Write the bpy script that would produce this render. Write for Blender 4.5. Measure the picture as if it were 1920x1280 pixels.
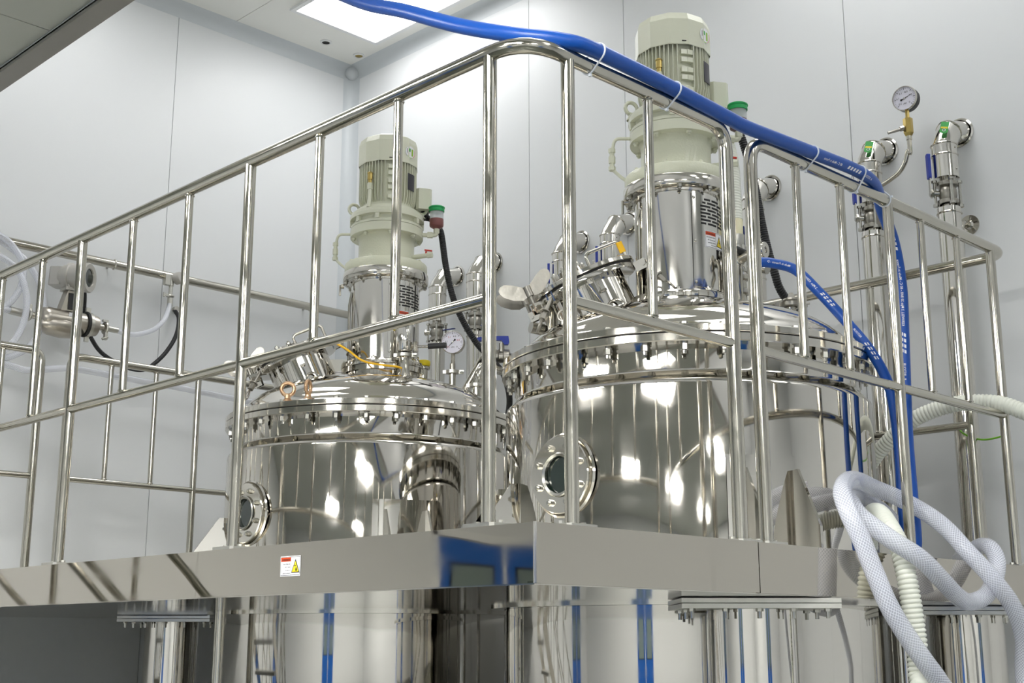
import bpy, bmesh, math, random
from mathutils import Vector, Matrix
random.seed(7)
PI = math.pi
SC = bpy.context.scene
COL = SC.collection
for _o in list(bpy.data.objects):
    bpy.data.objects.remove(_o)

# ---------------------------------------------------------------- camera, world, exposure
EYE = 1.55
cd = bpy.data.cameras.new('camera')
cd.sensor_width = 36.0
cd.lens = 2427.0 / 1920.0 * 36.0
cd.clip_start = 0.05
cam = bpy.data.objects.new('camera', cd)
cam.location = (0, 0, EYE)
cam.rotation_euler = (math.radians(90 + 13.0), 0, math.radians(45.33 - 90))
COL.objects.link(cam)
SC.camera = cam
wd = bpy.data.worlds.new('world')
wd.use_nodes = True
wd.node_tree.nodes['Background'].inputs[0].default_value = (0.8, 0.85, 0.9, 1)
wd.node_tree.nodes['Background'].inputs[1].default_value = 0.05
SC.world = wd
SC.view_settings.view_transform = 'Standard'
SC.view_settings.look = 'None'
SC.view_settings.gamma = 1.0
SC.view_settings.use_curve_mapping = False
SC.view_settings.exposure = 0.52
LAMP_HIGH, LAMP_LOW = 4.5, 48.0        # radiance of the recessed panels in the high and the low ceiling

# ---------------------------------------------------------------- room measures
XW, YW = 4.83, 6.38            # the two walls in view
XB, YB = -4.2, -4.2            # the walls behind the camera
HC, HS = 5.21, 3.45            # high ceiling, low ceiling
XS = 1.70                      # edge of the low ceiling
ZP, ZB = 1.79, 1.665           # platform top and bottom
FX, FY = 1.93, 1.887           # platform fascia planes
RX, RY = 1.975, 1.955          # guardrail lines
ZT, ZM = 2.918, 2.312          # top rail, mid rail
TC = {'big': (3.6, 2.77), 'small': (3.6, 4.53)}

# ---------------------------------------------------------------- materials
def lin(c):
    return tuple(((x / 255.0) / 12.92 if x / 255.0 <= 0.04045 else ((x / 255.0 + 0.055) / 1.055) ** 2.4) for x in c)
def mat(name, rgb, rough=0.5, metal=0.0, bump=None, vary=None, coat=0.0, spec=None, trans=0.0, emis=None, alpha=1.0, ior=None, rvary=None):
    """rgb as sRGB 0-255; bump=(scale xyz, strength, detail); vary=(scale xyz, other rgb); rvary=(scale xyz, lo, hi)"""
    m = bpy.data.materials.new(name); m.use_nodes = True
    nt = m.node_tree; b = nt.nodes['Principled BSDF']; L = nt.links.new
    c = lin(rgb)
    b.inputs['Base Color'].default_value = (*c, 1)
    b.inputs['Roughness'].default_value = rough
    b.inputs['Metallic'].default_value = metal
    if coat: b.inputs['Coat Weight'].default_value = coat; b.inputs['Coat Roughness'].default_value = 0.08
    if spec is not None: b.inputs['Specular IOR Level'].default_value = spec
    if trans: b.inputs['Transmission Weight'].default_value = trans
    if ior: b.inputs['IOR'].default_value = ior
    if alpha < 1: b.inputs['Alpha'].default_value = alpha
    if emis: b.inputs['Emission Color'].default_value = (*lin(emis[0]), 1); b.inputs['Emission Strength'].default_value = emis[1]
    def noise(scale, detail=3, name='g'):
        tc = nt.nodes.new('ShaderNodeTexCoord'); mp = nt.nodes.new('ShaderNodeMapping')
        mp.inputs['Scale'].default_value = scale
        n = nt.nodes.new('ShaderNodeTexNoise'); n.inputs['Scale'].default_value = 1.0; n.inputs['Detail'].default_value = detail
        L(tc.outputs['Object'], mp.inputs[0]); L(mp.outputs[0], n.inputs['Vector']); return n
    if bump:
        n = noise(bump[0], bump[2]); bp = nt.nodes.new('ShaderNodeBump')
        bp.inputs['Strength'].default_value = bump[1]; bp.inputs['Distance'].default_value = 0.01
        L(n.outputs['Fac'], bp.inputs['Height']); L(bp.outputs[0], b.inputs['Normal'])
    if vary:
        n = noise(vary[0], 4); mx = nt.nodes.new('ShaderNodeMix'); mx.data_type = 'RGBA'
        mx.inputs[6].default_value = (*c, 1); mx.inputs[7].default_value = (*lin(vary[1]), 1)
        cr = nt.nodes.new('ShaderNodeMapRange'); cr.inputs[1].default_value = 0.4; cr.inputs[2].default_value = 0.68
        L(n.outputs['Fac'], cr.inputs[0]); L(cr.outputs[0], mx.inputs[0]); L(mx.outputs[2], b.inputs['Base Color'])
    if rvary:
        n = noise(rvary[0], 4); cr = nt.nodes.new('ShaderNodeMapRange')
        cr.inputs[1].default_value = 0.35; cr.inputs[2].default_value = 0.7; cr.inputs[3].default_value = rvary[1]; cr.inputs[4].default_value = rvary[2]
        L(n.outputs['Fac'], cr.inputs[0]); L(cr.outputs[0], b.inputs['Roughness'])
    return m
def hose_mat(name, rgb, thread_rgb, nu, nv, alpha_gap, alpha_thr):
    """clear braided hose: two crossing families of threads from the tube's own UVs (u metres along, v turns around)"""
    m = mat(name, rgb, 0.22, 0.0, spec=0.6)
    nt = m.node_tree; b = nt.nodes['Principled BSDF']; L = nt.links.new
    uv = nt.nodes.new('ShaderNodeUVMap'); sp = nt.nodes.new('ShaderNodeSeparateXYZ'); L(uv.outputs[0], sp.inputs[0])
    def M(op, a, bb=None):
        n = nt.nodes.new('ShaderNodeMath'); n.operation = op
        for i, x in enumerate((a, bb)):
            if x is None: continue
            if isinstance(x, (int, float)): n.inputs[i].default_value = x
            else: L(x, n.inputs[i])
        return n.outputs[0]
    u = M('MULTIPLY', sp.outputs[0], nu); v = M('MULTIPLY', sp.outputs[1], nv)
    a1 = M('ABSOLUTE', M('SUBTRACT', M('FRACT', M('ADD', u, v)), 0.5))
    a2 = M('ABSOLUTE', M('SUBTRACT', M('FRACT', M('SUBTRACT', u, v)), 0.5))
    t = M('GREATER_THAN', M('MAXIMUM', a1, a2), 0.40)
    mx = nt.nodes.new('ShaderNodeMix'); mx.data_type = 'RGBA'
    mx.inputs[6].default_value = (*lin(rgb), 1); mx.inputs[7].default_value = (*lin(thread_rgb), 1)
    L(t, mx.inputs[0]); L(mx.outputs[2], b.inputs['Base Color'])
    mr = nt.nodes.new('ShaderNodeMapRange'); mr.inputs[3].default_value = alpha_gap; mr.inputs[4].default_value = alpha_thr
    L(t, mr.inputs[0]); L(mr.outputs[0], b.inputs['Alpha'])
    return m

M = {}
M['wall'] = mat('white_wall_panel', (226, 228, 229), 0.38, bump=((0.9, 0.9, 0.5), 0.06, 1.0), spec=0.5)
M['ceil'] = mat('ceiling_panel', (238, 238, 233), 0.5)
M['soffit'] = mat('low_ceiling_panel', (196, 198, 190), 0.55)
M['cove'] = mat('aluminium_cove', (206, 211, 214), 0.35, 0.0)
M['trimdark'] = mat('grey_edge_trim', (158, 155, 150), 0.4, 0.3)
M['floor'] = mat('epoxy_floor', (84, 88, 82), 0.25, vary=((0.7, 0.7, 0.7), (76, 80, 75)))
M['seal'] = mat('sealant', (186, 188, 187), 0.6)
M['lamp'] = mat('lamp_diffuser', (255, 255, 255), 0.5, emis=((252, 252, 252), LAMP_HIGH))
M['lamplow'] = mat('low_lamp_diffuser', (255, 255, 255), 0.5, emis=((252, 252, 250), LAMP_LOW))
M['lampframe'] = mat('lamp_frame', (235, 236, 236), 0.4)
M['bluedoor'] = mat('blue_door_skin', (20, 92, 178), 0.35)
M['greyglass'] = mat('door_glass', (120, 135, 132), 0.1)
M['polish'] = mat('mirror_polished_steel', (208, 204, 196), 0.045, 1.0, bump=((2.2, 2.2, 0.9), 0.10, 1.5), rvary=((3, 3, 14), 0.03, 0.09))
M['dome'] = mat('polished_steel_head', (212, 208, 200), 0.06, 1.0, bump=((2.5, 2.5, 2.5), 0.03, 1.0))
M['flange'] = mat('machined_steel', (208, 204, 195), 0.10, 1.0, bump=((5, 5, 5), 0.03, 2))
M['tube'] = mat('tube_steel', (190, 186, 175), 0.13, 1.0, rvary=((20, 20, 20), 0.08, 0.2), bump=((6, 6, 6), 0.02, 2))
M['plate'] = mat('fascia_steel', (186, 180, 169), 0.16, 1.0, bump=((2.2, 2.2, 5.0), 0.07, 1.0), rvary=((2.5, 2.5, 9), 0.02, 0.08))
M['under'] = mat('underside_steel', (196, 191, 181), 0.10, 1.0, bump=((3, 3, 3), 0.06, 1.0))
M['clad'] = mat('cladding_steel', (215, 212, 205), 0.09, 1.0, bump=((8, 8, 2.5), 0.03, 1))
M['cast'] = mat('cast_steel', (164, 160, 151), 0.30, 1.0, bump=((60, 60, 60), 0.08, 2))
M['bolt'] = mat('bolt_steel', (182, 180, 172), 0.22, 1.0)
M['satin'] = mat('satin_steel', (198, 196, 188), 0.32, 1.0)
M['darkgap'] = mat('black_gap', (18, 18, 17), 0.6)
M['beam'] = mat('grey_beam_steel', (120, 118, 110), 0.35, 0.8)
M['paint'] = mat('beige_machine_paint', (216, 217, 196), 0.33, coat=0.25, bump=((70, 70, 70), 0.05, 2))
M['paintrough'] = mat('beige_casting_paint', (213, 214, 191), 0.38, coat=0.3, bump=((130, 130, 130), 0.13, 2))
M['black'] = mat('black_plastic', (24, 24, 25), 0.45)
M['blackhose'] = mat('black_conduit', (26, 27, 29), 0.38)
M['blue'] = mat('blue_hose_rubber', (6, 76, 166), 0.36, bump=((220, 220, 220), 0.03, 2))
M['bluegrip'] = mat('blue_handle_vinyl', (24, 52, 158), 0.4)
M['green'] = mat('green_cap_plastic', (18, 160, 84), 0.4)
M['cup'] = mat('clear_cup_plastic', (226, 232, 232), 0.25, alpha=0.55)
M['oil'] = mat('brown_oil', (128, 78, 76), 0.3)
M['oildark'] = mat('dark_brown_oil', (112, 84, 86), 0.35)
M['brass'] = mat('brass', (196, 172, 104), 0.28, 0.9)
M['copper'] = mat('zinc_yellow_steel', (204, 174, 140), 0.32, 0.85, vary=((30, 30, 30), (186, 146, 112)))
M['yellow'] = mat('yellow_cable', (240, 186, 20), 0.4)
M['yellowcap'] = mat('yellow_plastic', (228, 205, 30), 0.4)
M['red'] = mat('red_handle', (205, 48, 30), 0.4)
M['white'] = mat('white_print', (236, 236, 238), 0.4)
M['dial'] = mat('dial_face', (226, 224, 236), 0.45)
M['orange'] = mat('orange_print', (214, 74, 28), 0.45)
M['ink'] = mat('black_ink', (30, 28, 28), 0.5)
M['redink'] = mat('red_ink', (196, 60, 70), 0.5)
M['warnyellow'] = mat('warning_yellow', (232, 206, 24), 0.45)
M['stickgreen'] = mat('sticker_green', (48, 158, 66), 0.45)
M['lime'] = mat('sticker_lime', (150, 190, 60), 0.45)
M['nameplate'] = mat('dark_nameplate', (62, 60, 66), 0.35, 0.4)
M['tie'] = mat('cable_tie_nylon', (214, 220, 228), 0.4)
M['ribbed'] = mat('white_ribbed_hose', (232, 234, 222), 0.42, alpha=1.0)
M['ribbedold'] = mat('yellowed_hose_cuff', (232, 226, 190), 0.45)
M['clear'] = hose_mat('clear_braided_hose', (212, 216, 230), (240, 242, 250), 95.0, 18.0, 0.50, 0.86)
M['clearthin'] = hose_mat('clear_thin_hose', (222, 225, 236), (242, 244, 250), 140.0, 15.0, 0.4, 0.8)
M['glass'] = mat('sight_glass_pane', (22, 34, 30), 0.04, spec=0.8)
M['gasket'] = mat('black_gasket', (16, 16, 16), 0.55)
M['meter'] = mat('painted_meter_housing', (190, 187, 180), 0.35, 0.5)
M['meterbody'] = mat('brushed_meter_body', (184, 178, 168), 0.28, 1.0)
M['earth1'] = mat('earth_wire', (120, 190, 40), 0.4)

# ---------------------------------------------------------------- mesh helpers
def frame(axis):
    a = Vector(axis).normalized()
    t = Vector((0, 0, 1)) if abs(a.z) < 0.9 else Vector((1, 0, 0))
    x = t.cross(a).normalized(); y = a.cross(x)
    return x, y, a
class MB:
    def __init__(s):
        s.v = []; s.f = []; s.uv = {}
    def add(s, vs, fs):
        o = len(s.v); s.v += [tuple(p) for p in vs]; s.f += [tuple(i + o for i in f) for f in fs]; return s
    def box(s, c, d, R=None, bev=0.0):
        c = Vector(c); hx, hy, hz = d[0] / 2, d[1] / 2, d[2] / 2
        if bev:
            return s.prism([(-hx + bev, -hy), (hx - bev, -hy), (hx, -hy + bev), (hx, hy - bev), (hx - bev, hy), (-hx + bev, hy), (-hx, hy - bev), (-hx, -hy + bev)], (Matrix.Translation(c) @ (R.to_4x4() if R else Matrix.Identity(4)) @ Matrix.Translation((0, 0, -hz))), d[2])
        P = [Vector((x, y, z)) for x in (-hx, hx) for y in (-hy, hy) for z in (-hz, hz)]
        if R: P = [R @ p for p in P]
        return s.add([c + p for p in P], [(0, 1, 3, 2), (4, 6, 7, 5), (0, 4, 5, 1), (2, 3, 7, 6), (0, 2, 6, 4), (1, 5, 7, 3)])
    def prism(s, poly, Mx, h):
        n = len(poly)
        vs = [Mx @ Vector((x, y, 0)) for x, y in poly] + [Mx @ Vector((x, y, h)) for x, y in poly]
        fs = [tuple(reversed(range(n))), tuple(range(n, 2 * n))] + [(i, (i + 1) % n, n + (i + 1) % n, n + i) for i in range(n)]
        return s.add(vs, fs)
    def lathe(s, prof, n=32, o=(0, 0, 0), axis=(0, 0, 1), a0=0.0, a1=2 * PI, phase=0.0):
        x, y, a = frame(axis) if tuple(axis) != (0, 0, 1) else (Vector((1, 0, 0)), Vector((0, 1, 0)), Vector((0, 0, 1)))
        o = Vector(o); full = abs(a1 - a0 - 2 * PI) < 1e-6; m = n if full else n + 1
        vs = []; idx = []
        for r, z in prof:
            if r < 1e-6: idx.append([len(vs)] * m); vs.append(o + a * z)
            else:
                idx.append(list(range(len(vs), len(vs) + m)))
                for k in range(m):
                    t = a0 + (a1 - a0) * k / n + phase
                    vs.append(o + x * (r * math.cos(t)) + y * (r * math.sin(t)) + a * z)
        fs = []
        for i in range(len(prof) - 1):
            for k in range(n):
                k2 = (k + 1) % m
                q = [idx[i][k], idx[i][k2], idx[i + 1][k2], idx[i + 1][k]]
                q = [q[j] for j in range(4) if q[j] != q[j - 1]]
                if len(q) >= 3: fs.append(tuple(q))
        return s.add(vs, fs)
    def cyl(s, p0, p1, r, n=16, r1=None, caps=True):
        p0 = Vector(p0); d = Vector(p1) - p0; h = d.length; r1 = r if r1 is None else r1
        pr = [(r, 0), (r1, h)]
        if caps: pr = [(0, 0)] + pr + [(0, h)]
        return s.lathe(pr, n, p0, d if d.length else (0, 0, 1)) if abs(d.x) + abs(d.y) > 1e-9 or d.z < 0 else s.lathe(pr, n, p0)
    def torus(s, c, axis, R, r, n=24, m=8, a0=0.0, a1=2 * PI):
        x, y, a = frame(axis); c = Vector(c)
        pts = [c + x * R * math.cos(a0 + (a1 - a0) * k / n) + y * R * math.sin(a0 + (a1 - a0) * k / n) for k in range(n + 1)]
        return s.tube(pts, r, m, caps=abs(a1 - a0 - 2 * PI) > 1e-6)
    def tube(s, pts, r, n=12, caps=True, uv=False, rf=None):
        P = [Vector(p) for p in pts]; N = len(P)
        T = [((P[min(i + 1, N - 1)] - P[max(i - 1, 0)]).normalized()) for i in range(N)]
        if (P[0] - P[-1]).length < 1e-6: T[0] = T[-1] = (P[1] - P[-2]).normalized()
        x, y, _ = frame(T[0]); m = n + 1 if uv else n
        o = len(s.v); L = 0.0; vs = []
        for i in range(N):
            if i:
                L += (P[i] - P[i - 1]).length
                q = T[i - 1].rotation_difference(T[i]); x = q @ x
                x = (x - T[i] * x.dot(T[i])).normalized()
            y = T[i].cross(x)
            rr = r if rf is None else rf(L, i)
            for k in range(m):
                t = 2 * PI * k / n
                vs.append(P[i] + x * (rr * math.cos(t)) + y * (rr * math.sin(t)))
                if uv: s.uv[o + len(vs) - 1] = (L, k / n)
        fs = []
        for i in range(N - 1):
            for k in range(n):
                k2 = k + 1 if uv else (k + 1) % n
                fs.append((i * m + k, i * m + k2, (i + 1) * m + k2, (i + 1) * m + k))
        if caps and not uv: fs += [tuple(reversed(range(n))), tuple(range((N - 1) * m, (N - 1) * m + n))]
        return s.add(vs, fs)
    def sphere(s, c, r, n=12, sz=1.0):
        return s.lathe([(r * math.sin(PI * i / 8), -r * sz * math.cos(PI * i / 8)) for i in range(9)], n, c)
    def xf(s, Mx):
        s.v = [tuple(Mx @ Vector(p)) for p in s.v]; return s
    def build(s, name, m, parent=None, smooth=True, angle=38, label=None, origin=None):
        me = bpy.data.meshes.new(name)
        off = Vector((0, 0, 0)) if origin is None else Vector(origin)
        me.from_pydata([tuple(Vector(p) - off) for p in s.v], [], s.f)
        if s.uv:
            ul = me.uv_layers.new(name='UVMap')
            for lp in me.loops:
                ul.data[lp.index].uv = s.uv.get(lp.vertex_index, (0, 0))
        bm = bmesh.new(); bm.from_mesh(me); bmesh.ops.recalc_face_normals(bm, faces=bm.faces); bm.to_mesh(me); bm.free()
        if smooth:
            me.polygons.foreach_set('use_smooth', [True] * len(me.polygons))
            me.set_sharp_from_angle(angle=math.radians(angle))
        me.materials.append(M[m] if isinstance(m, str) else m)
        ob = bpy.data.objects.new(name, me); COL.objects.link(ob)
        if parent: ob.parent = parent
        if origin is not None: ob.location = off
        if label: ob['label'] = label
        return ob
def tag(o, label, cat, group=None):
    o['label'] = label; o['category'] = cat
    if group: o['group'] = group
    return o
def thing(name, label, cat, loc=(0, 0, 0), rz=0.0, group=None):
    o = bpy.data.objects.new(name, None); o.empty_display_size = 0.1
    COL.objects.link(o); o.location = loc; o.rotation_euler.z = rz
    return tag(o, label, cat, group)
def struct(o, label=None):
    o['kind'] = 'structure'
    if label: o['label'] = label
    return o
def share(src, parent, loc, rz=0.0, rot=None):
    c = bpy.data.objects.new(src.name.split('.')[0], src.data); COL.objects.link(c); c.parent = parent; c.location = loc
    if rot is not None: c.rotation_euler = rot
    else: c.rotation_euler = (0, 0, rz)
    return c
def copy_tree(o, parent=None):
    c = o.copy(); COL.objects.link(c); c.parent = parent
    for ch in list(o.children): copy_tree(ch, c)
    return c
def spline(pts, per=10, closed=False):
    P = [Vector(p) for p in pts]
    def g(i):
        if closed: return P[i % len(P)]
        if i < 0: return 2 * P[0] - P[1]
        if i >= len(P): return 2 * P[-1] - P[-2]
        return P[i]
    out = []
    for i in range(len(P) if closed else len(P) - 1):
        a, b, c, d = g(i - 1), g(i), g(i + 1), g(i + 2)
        for k in range(per):
            t = k / per
            out.append(0.5 * ((2 * b) + (c - a) * t + (2 * a - 5 * b + 4 * c - d) * t * t + (3 * b - a - 3 * c + d) * t ** 3))
    if not closed: out.append(P[-1])
    return out
def resample(pts, step):
    P = [Vector(p) for p in pts]; out = [P[0]]; acc = 0.0
    for a, b in zip(P, P[1:]):
        L = (b - a).length
        while acc + L >= step and L > 1e-9:
            t = (step - acc) / L; a = a + (b - a) * t; out.append(a.copy()); L = (b - a).length; acc = 0.0
        acc += L
    if (out[-1] - P[-1]).length > step * 0.3: out.append(P[-1])
    return out
def ribbed(mb, pts, r, pitch=0.008, depth=0.12, n=14):
    P = resample(pts, pitch / 4)
    return mb.tube(P, r, n, rf=lambda L, i: r * (1 - depth + depth * (0, 0.75, 1.0, 0.75)[i % 4]))
def arcpts(c, a, b, R, t0, t1, n=8):
    c = Vector(c); a = Vector(a); b = Vector(b)
    return [c + a * R * math.cos(t0 + (t1 - t0) * k / n) + b * R * math.sin(t0 + (t1 - t0) * k / n) for k in range(n + 1)]
def fillet(pts, R, n=7):
    P = [Vector(p) for p in pts]; out = [P[0]]
    for i in range(1, len(P) - 1):
        a = (P[i - 1] - P[i]); b = (P[i + 1] - P[i]); ra = min(R, a.length * 0.49, b.length * 0.49)
        a.normalize(); b.normalize(); th = a.angle(b)
        if th > PI - 0.02: out.append(P[i]); continue
        d = min(ra, a.length if a.length > 1 else ra)
        p, q = P[i] + a * d, P[i] + b * d
        for k in range(n + 1):
            t = k / n; out.append(p * (1 - t) ** 2 + P[i] * 2 * t * (1 - t) + q * t * t)
    out.append(P[-1]); return out
def text_mesh(txt, size, mirror=True, bold=0.0):
    """flat lettering as (verts, faces), baseline start at the origin; the photograph shows its lettering mirror-wise"""
    cu = bpy.data.curves.new('t', 'FONT'); cu.body = txt; cu.size = size; cu.resolution_u = 2; cu.offset = bold
    ob = bpy.data.objects.new('t', cu); COL.objects.link(ob)
    dg = bpy.context.evaluated_depsgraph_get(); me = ob.evaluated_get(dg).to_mesh()
    vs = [v.co.copy() for v in me.vertices]; fs = [tuple(p.vertices) for p in me.polygons]
    ob.evaluated_get(dg).to_mesh_clear(); bpy.data.objects.remove(ob); bpy.data.curves.remove(cu)
    if vs:
        w = max(v.x for v in vs)
        if mirror: vs = [Vector((w - v.x, v.y, 0)) for v in vs]
    else: w = 0
    return vs, fs, w
HEXA = [(math.cos(PI / 3 * k), math.sin(PI / 3 * k)) for k in range(6)]

# ================================================================ THE ROOM
def slab(name, x0, x1, y0, y1, z0, z1, m, parent=None):
    return MB().box(((x0 + x1) / 2, (y0 + y1) / 2, (z0 + z1) / 2), (x1 - x0, y1 - y0, z1 - z0)).build(name, m, parent, smooth=False)
struct(slab('floor', XB - .1, XW + .1, YB - .1, YW + .1, -.1, 0, 'floor'), 'grey green epoxy floor')
G = 0.004
w = struct(slab('wall_left', XB - .1, XW + .1, YW + .008, YW + .11, 0, HC + .1, 'seal'), 'white panelled wall behind the flow meter')
xs = [XB, -3.54, -2.36, -1.18, 0.0, 1.18, 2.36, 3.54, XW]
for a, b in zip(xs, xs[1:]):
    if a < -3.6 or a > -1.5: slab('wall_panel', a + G / 2, b - G / 2, YW, YW + .009, 0, HC, 'wall', w)
for (a, b, z0, z1) in [(-3.54, -3.04, 0, HC), (-1.72, -1.18, 0, HC), (-3.04, -1.72, 2.26, HC)]:
    slab('wall_panel', a + G / 2, b - G / 2, YW, YW + .009, z0, z1, 'wall', w)
w = struct(slab('wall_right', XW + .008, XW + .11, YB - .1, YW, 0, HC + .1, 'seal'), 'white panelled wall with the vertical pipes')
ys = [YB, -2.4, -1.1, 0.18, 1.47, 2.76, 4.05, 4.75, YW]
for a, b in zip(ys, ys[1:]):
    slab('wall_panel', XW, XW + .009, a + G / 2, b - G / 2, 0, HC, 'wall', w)
w = struct(slab('wall_back', XB - .11, XB, YB - .1, YW, 0, HS + .1, 'wall'))
w = struct(slab('wall_front', XB, XW, YB - .11, YB, 0, HC + .1, 'wall'))
c = struct(slab('ceiling', XS - .08, XW + .1, YB - .1, YW + .1, HC + .006, HC + .1, 'seal'), 'high white panel ceiling')
xs = [XS, 2.70, 3.885, XW]
for a, b in zip(xs, xs[1:]):
    for y0, y1 in ((YB, -.6), (-.6, 2.9), (2.9, YW)):
        slab('ceiling_panel', a + .002, b - .002, y0 + .002, y1 - .002, HC, HC + .007, 'ceil', c)
# low ceiling over the camera side, its riser and edge trim
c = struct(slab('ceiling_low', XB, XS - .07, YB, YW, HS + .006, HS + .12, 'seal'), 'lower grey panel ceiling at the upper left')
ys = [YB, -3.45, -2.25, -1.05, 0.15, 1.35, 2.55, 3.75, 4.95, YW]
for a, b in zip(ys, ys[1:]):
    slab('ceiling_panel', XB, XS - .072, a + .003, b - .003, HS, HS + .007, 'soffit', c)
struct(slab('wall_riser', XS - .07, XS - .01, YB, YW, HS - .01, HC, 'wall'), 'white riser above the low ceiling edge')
struct(slab('trim_1', XS - .07, XS, YB, YW, HS - .022, HS - .004, 'trimdark'), 'grey trim along the low ceiling edge')
# coves
def cove(name, p0, p1, u, v, R, label):
    """concave quarter round between two planes meeting along p0-p1; u, v point away from the corner into the room"""
    p0, p1, u, v = Vector(p0), Vector(p1), Vector(u), Vector(v); n = 8
    sec = [u * R + v * 0.0] + [u * (R - R * math.sin(PI / 2 * k / n)) + v * (R - R * math.cos(PI / 2 * k / n)) for k in range(1, n)] + [v * R, Vector((0, 0, 0))]
    mb = MB(); N = len(sec)
    mb.add([p0 + s for s in sec] + [p1 + s for s in sec], [tuple(range(N)), tuple(range(2 * N - 1, N - 1, -1))] + [(i, (i + 1) % N, N + (i + 1) % N, N + i) for i in range(N)])
    return struct(mb.build(name, 'cove'), label)
RC = 0.075
cove('trim_2', (XS, YW, HC), (XW, YW, HC), (0, -1, 0), (0, 0, -1), RC, 'rounded cove between left wall and ceiling')
cove('trim_3', (XW, YB, HC), (XW, YW, HC), (-1, 0, 0), (0, 0, -1), RC, 'rounded cove between right wall and ceiling')
cove('trim_4', (XW, YW, 0), (XW, YW, HC), (-1, 0, 0), (0, -1, 0), RC, 'rounded cove in the vertical wall corner')
struct(MB().sphere((XW - .028, YW - .028, HC - .028), .050).build('trim_5', 'cove'), 'rounded corner piece where three coves meet')
for i, (x, y) in enumerate([(4.438, 6.151), (4.704, 6.157)]):
    o = thing('ceiling_port', ('round ceiling port nearer the light panel' if i == 0 else 'round ceiling port nearer the wall corner'), 'ceiling port', (x, y, HC), group='ports in the ceiling')
    MB().lathe([(.024, 0), (.036, 0), (.036, -.006), (.028, -.010), (.024, -.006)], 20).build('rim', 'lampframe', o)
    MB().lathe([(0, .004 - .008), (.026, .004 - .008)], 20).build('port_glass', 'darkgap' if i == 0 else 'brass', o)
# recessed light panels (real luminaires of the room)
lamps = [(4.35, 5.32, HC, 'y', 'bright square-cornered ceiling light panel crossed by the blue hose'),
         (4.35, 2.35, HC, 'y', None), (4.35, -.6, HC, 'y', None), (2.75, 5.32, HC, 'y', None), (2.75, 2.35, HC, 'y', None), (2.75, -.6, HC, 'y', None), (2.75, -3.0, HC, 'y', None),
         (0.8, 3.7, HS, 'y', None), (0.8, 1.6, HS, 'y', None), (0.8, -1.1, HS, 'y', None), (-1.6, 2.3, HS, 'y', None), (-1.6, -.2, HS, 'y', None), (-1.6, -2.6, HS, 'y', None)]
LAB = ['', 'above the far right pipe', 'above the right of the room', 'above the stair side of the platform', 'above the front platform corner', 'right of the camera in the high ceiling', 'in the high ceiling near the far wall', 'by the stair in the low ceiling', 'straight above the camera', 'right of the camera in the low ceiling', 'behind the camera to the left', 'behind the camera', 'behind the camera to the right']
for i_, (x, y, z, d, lab) in enumerate(lamps):
    o = thing('ceiling_light', lab or 'recessed white light panel ' + LAB[i_], 'ceiling light', (x, y, z), group='ceiling light panels')
    hx, hy, t = (.30, .60, .028) if z > 4 else (.225, .45, .028)
    fr = MB()
    fr.box((0, hy + t / 2, -.007), (2 * hx + 2 * t, t, .016)).box((0, -hy - t / 2, -.007), (2 * hx + 2 * t, t, .016))
    fr.box((hx + t / 2, 0, -.007), (t, 2 * hy, .016)).box((-hx - t / 2, 0, -.007), (t, 2 * hy, .016))
    fr.build('frame', 'lampframe', o, smooth=False)
    MB().box((0, 0, -.005), (2 * hx, 2 * hy, .006)).build('diffuser', 'lamp' if z > 4 else 'lamplow', o, smooth=False)
# blue double door in the left wall, seen mirrored in the platform fascia
def door(name, cx, cy, rz, lab):
    o = bpy.data.objects.new(name, None); COL.objects.link(o); o.location = (cx, cy, 0); o.rotation_euler.z = rz; struct(o, lab)
    MB().box((-.645, 0, 1.12), (.05, .06, 2.24)).box((.645, 0, 1.12), (.05, .06, 2.24)).box((0, 0, 2.235), (1.34, .06, .05)).box((0, .0, 1.105), (.03, .05, 2.21)).build('door_frame', 'lampframe', o, smooth=False)
    for s in (-1, 1):
        lf = MB().box((s * .318, .0, 1.1), (.60, .04, 2.2)).build('door_leaf', 'bluedoor', o, smooth=False)
        MB().box((s * .318, -.022, 1.7), (.38, .006, .66)).build('window_pane', 'greyglass', lf, smooth=False)
        MB().box((s * .318 - .2, -.022, 1.7), (.02, .01, .70)).box((s * .318 + .2, -.022, 1.7), (.02, .01, .70)).box((s * .318, -.022, 2.04), (.42, .01, .02)).box((s * .318, -.022, 1.36), (.42, .01, .02)).build('window_bead', 'black', lf, smooth=False)
        MB().cyl((s * .05, -.05, .98), (s * .05, -.05, 1.2), .011, 10).build('door_handle', 'satin', lf)
door('door_1', -2.38, YW + .02, 0, 'blue double door with grey windows')
door('door_2', XB + .03, 1.2, PI / 2, 'blue double door behind the camera')
door('door_3', 1.4, YB + .03, PI, 'blue double door in the far wall behind the camera')

# ================================================================ PLATFORM
DX0, DX1, DY0, DY1 = FX, 4.52, FY, YW - .004
pf = thing('platform', 'raised stainless steel service platform around the two tanks', 'platform', (FX, FY, 0))
P0 = Vector((FX, FY, 0))
def pbuild(mb, name, m, parent=None, **k):
    mb.v = [tuple(Vector(p) - P0) for p in mb.v]
    return mb.build(name, m, parent or pf, **k)
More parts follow.
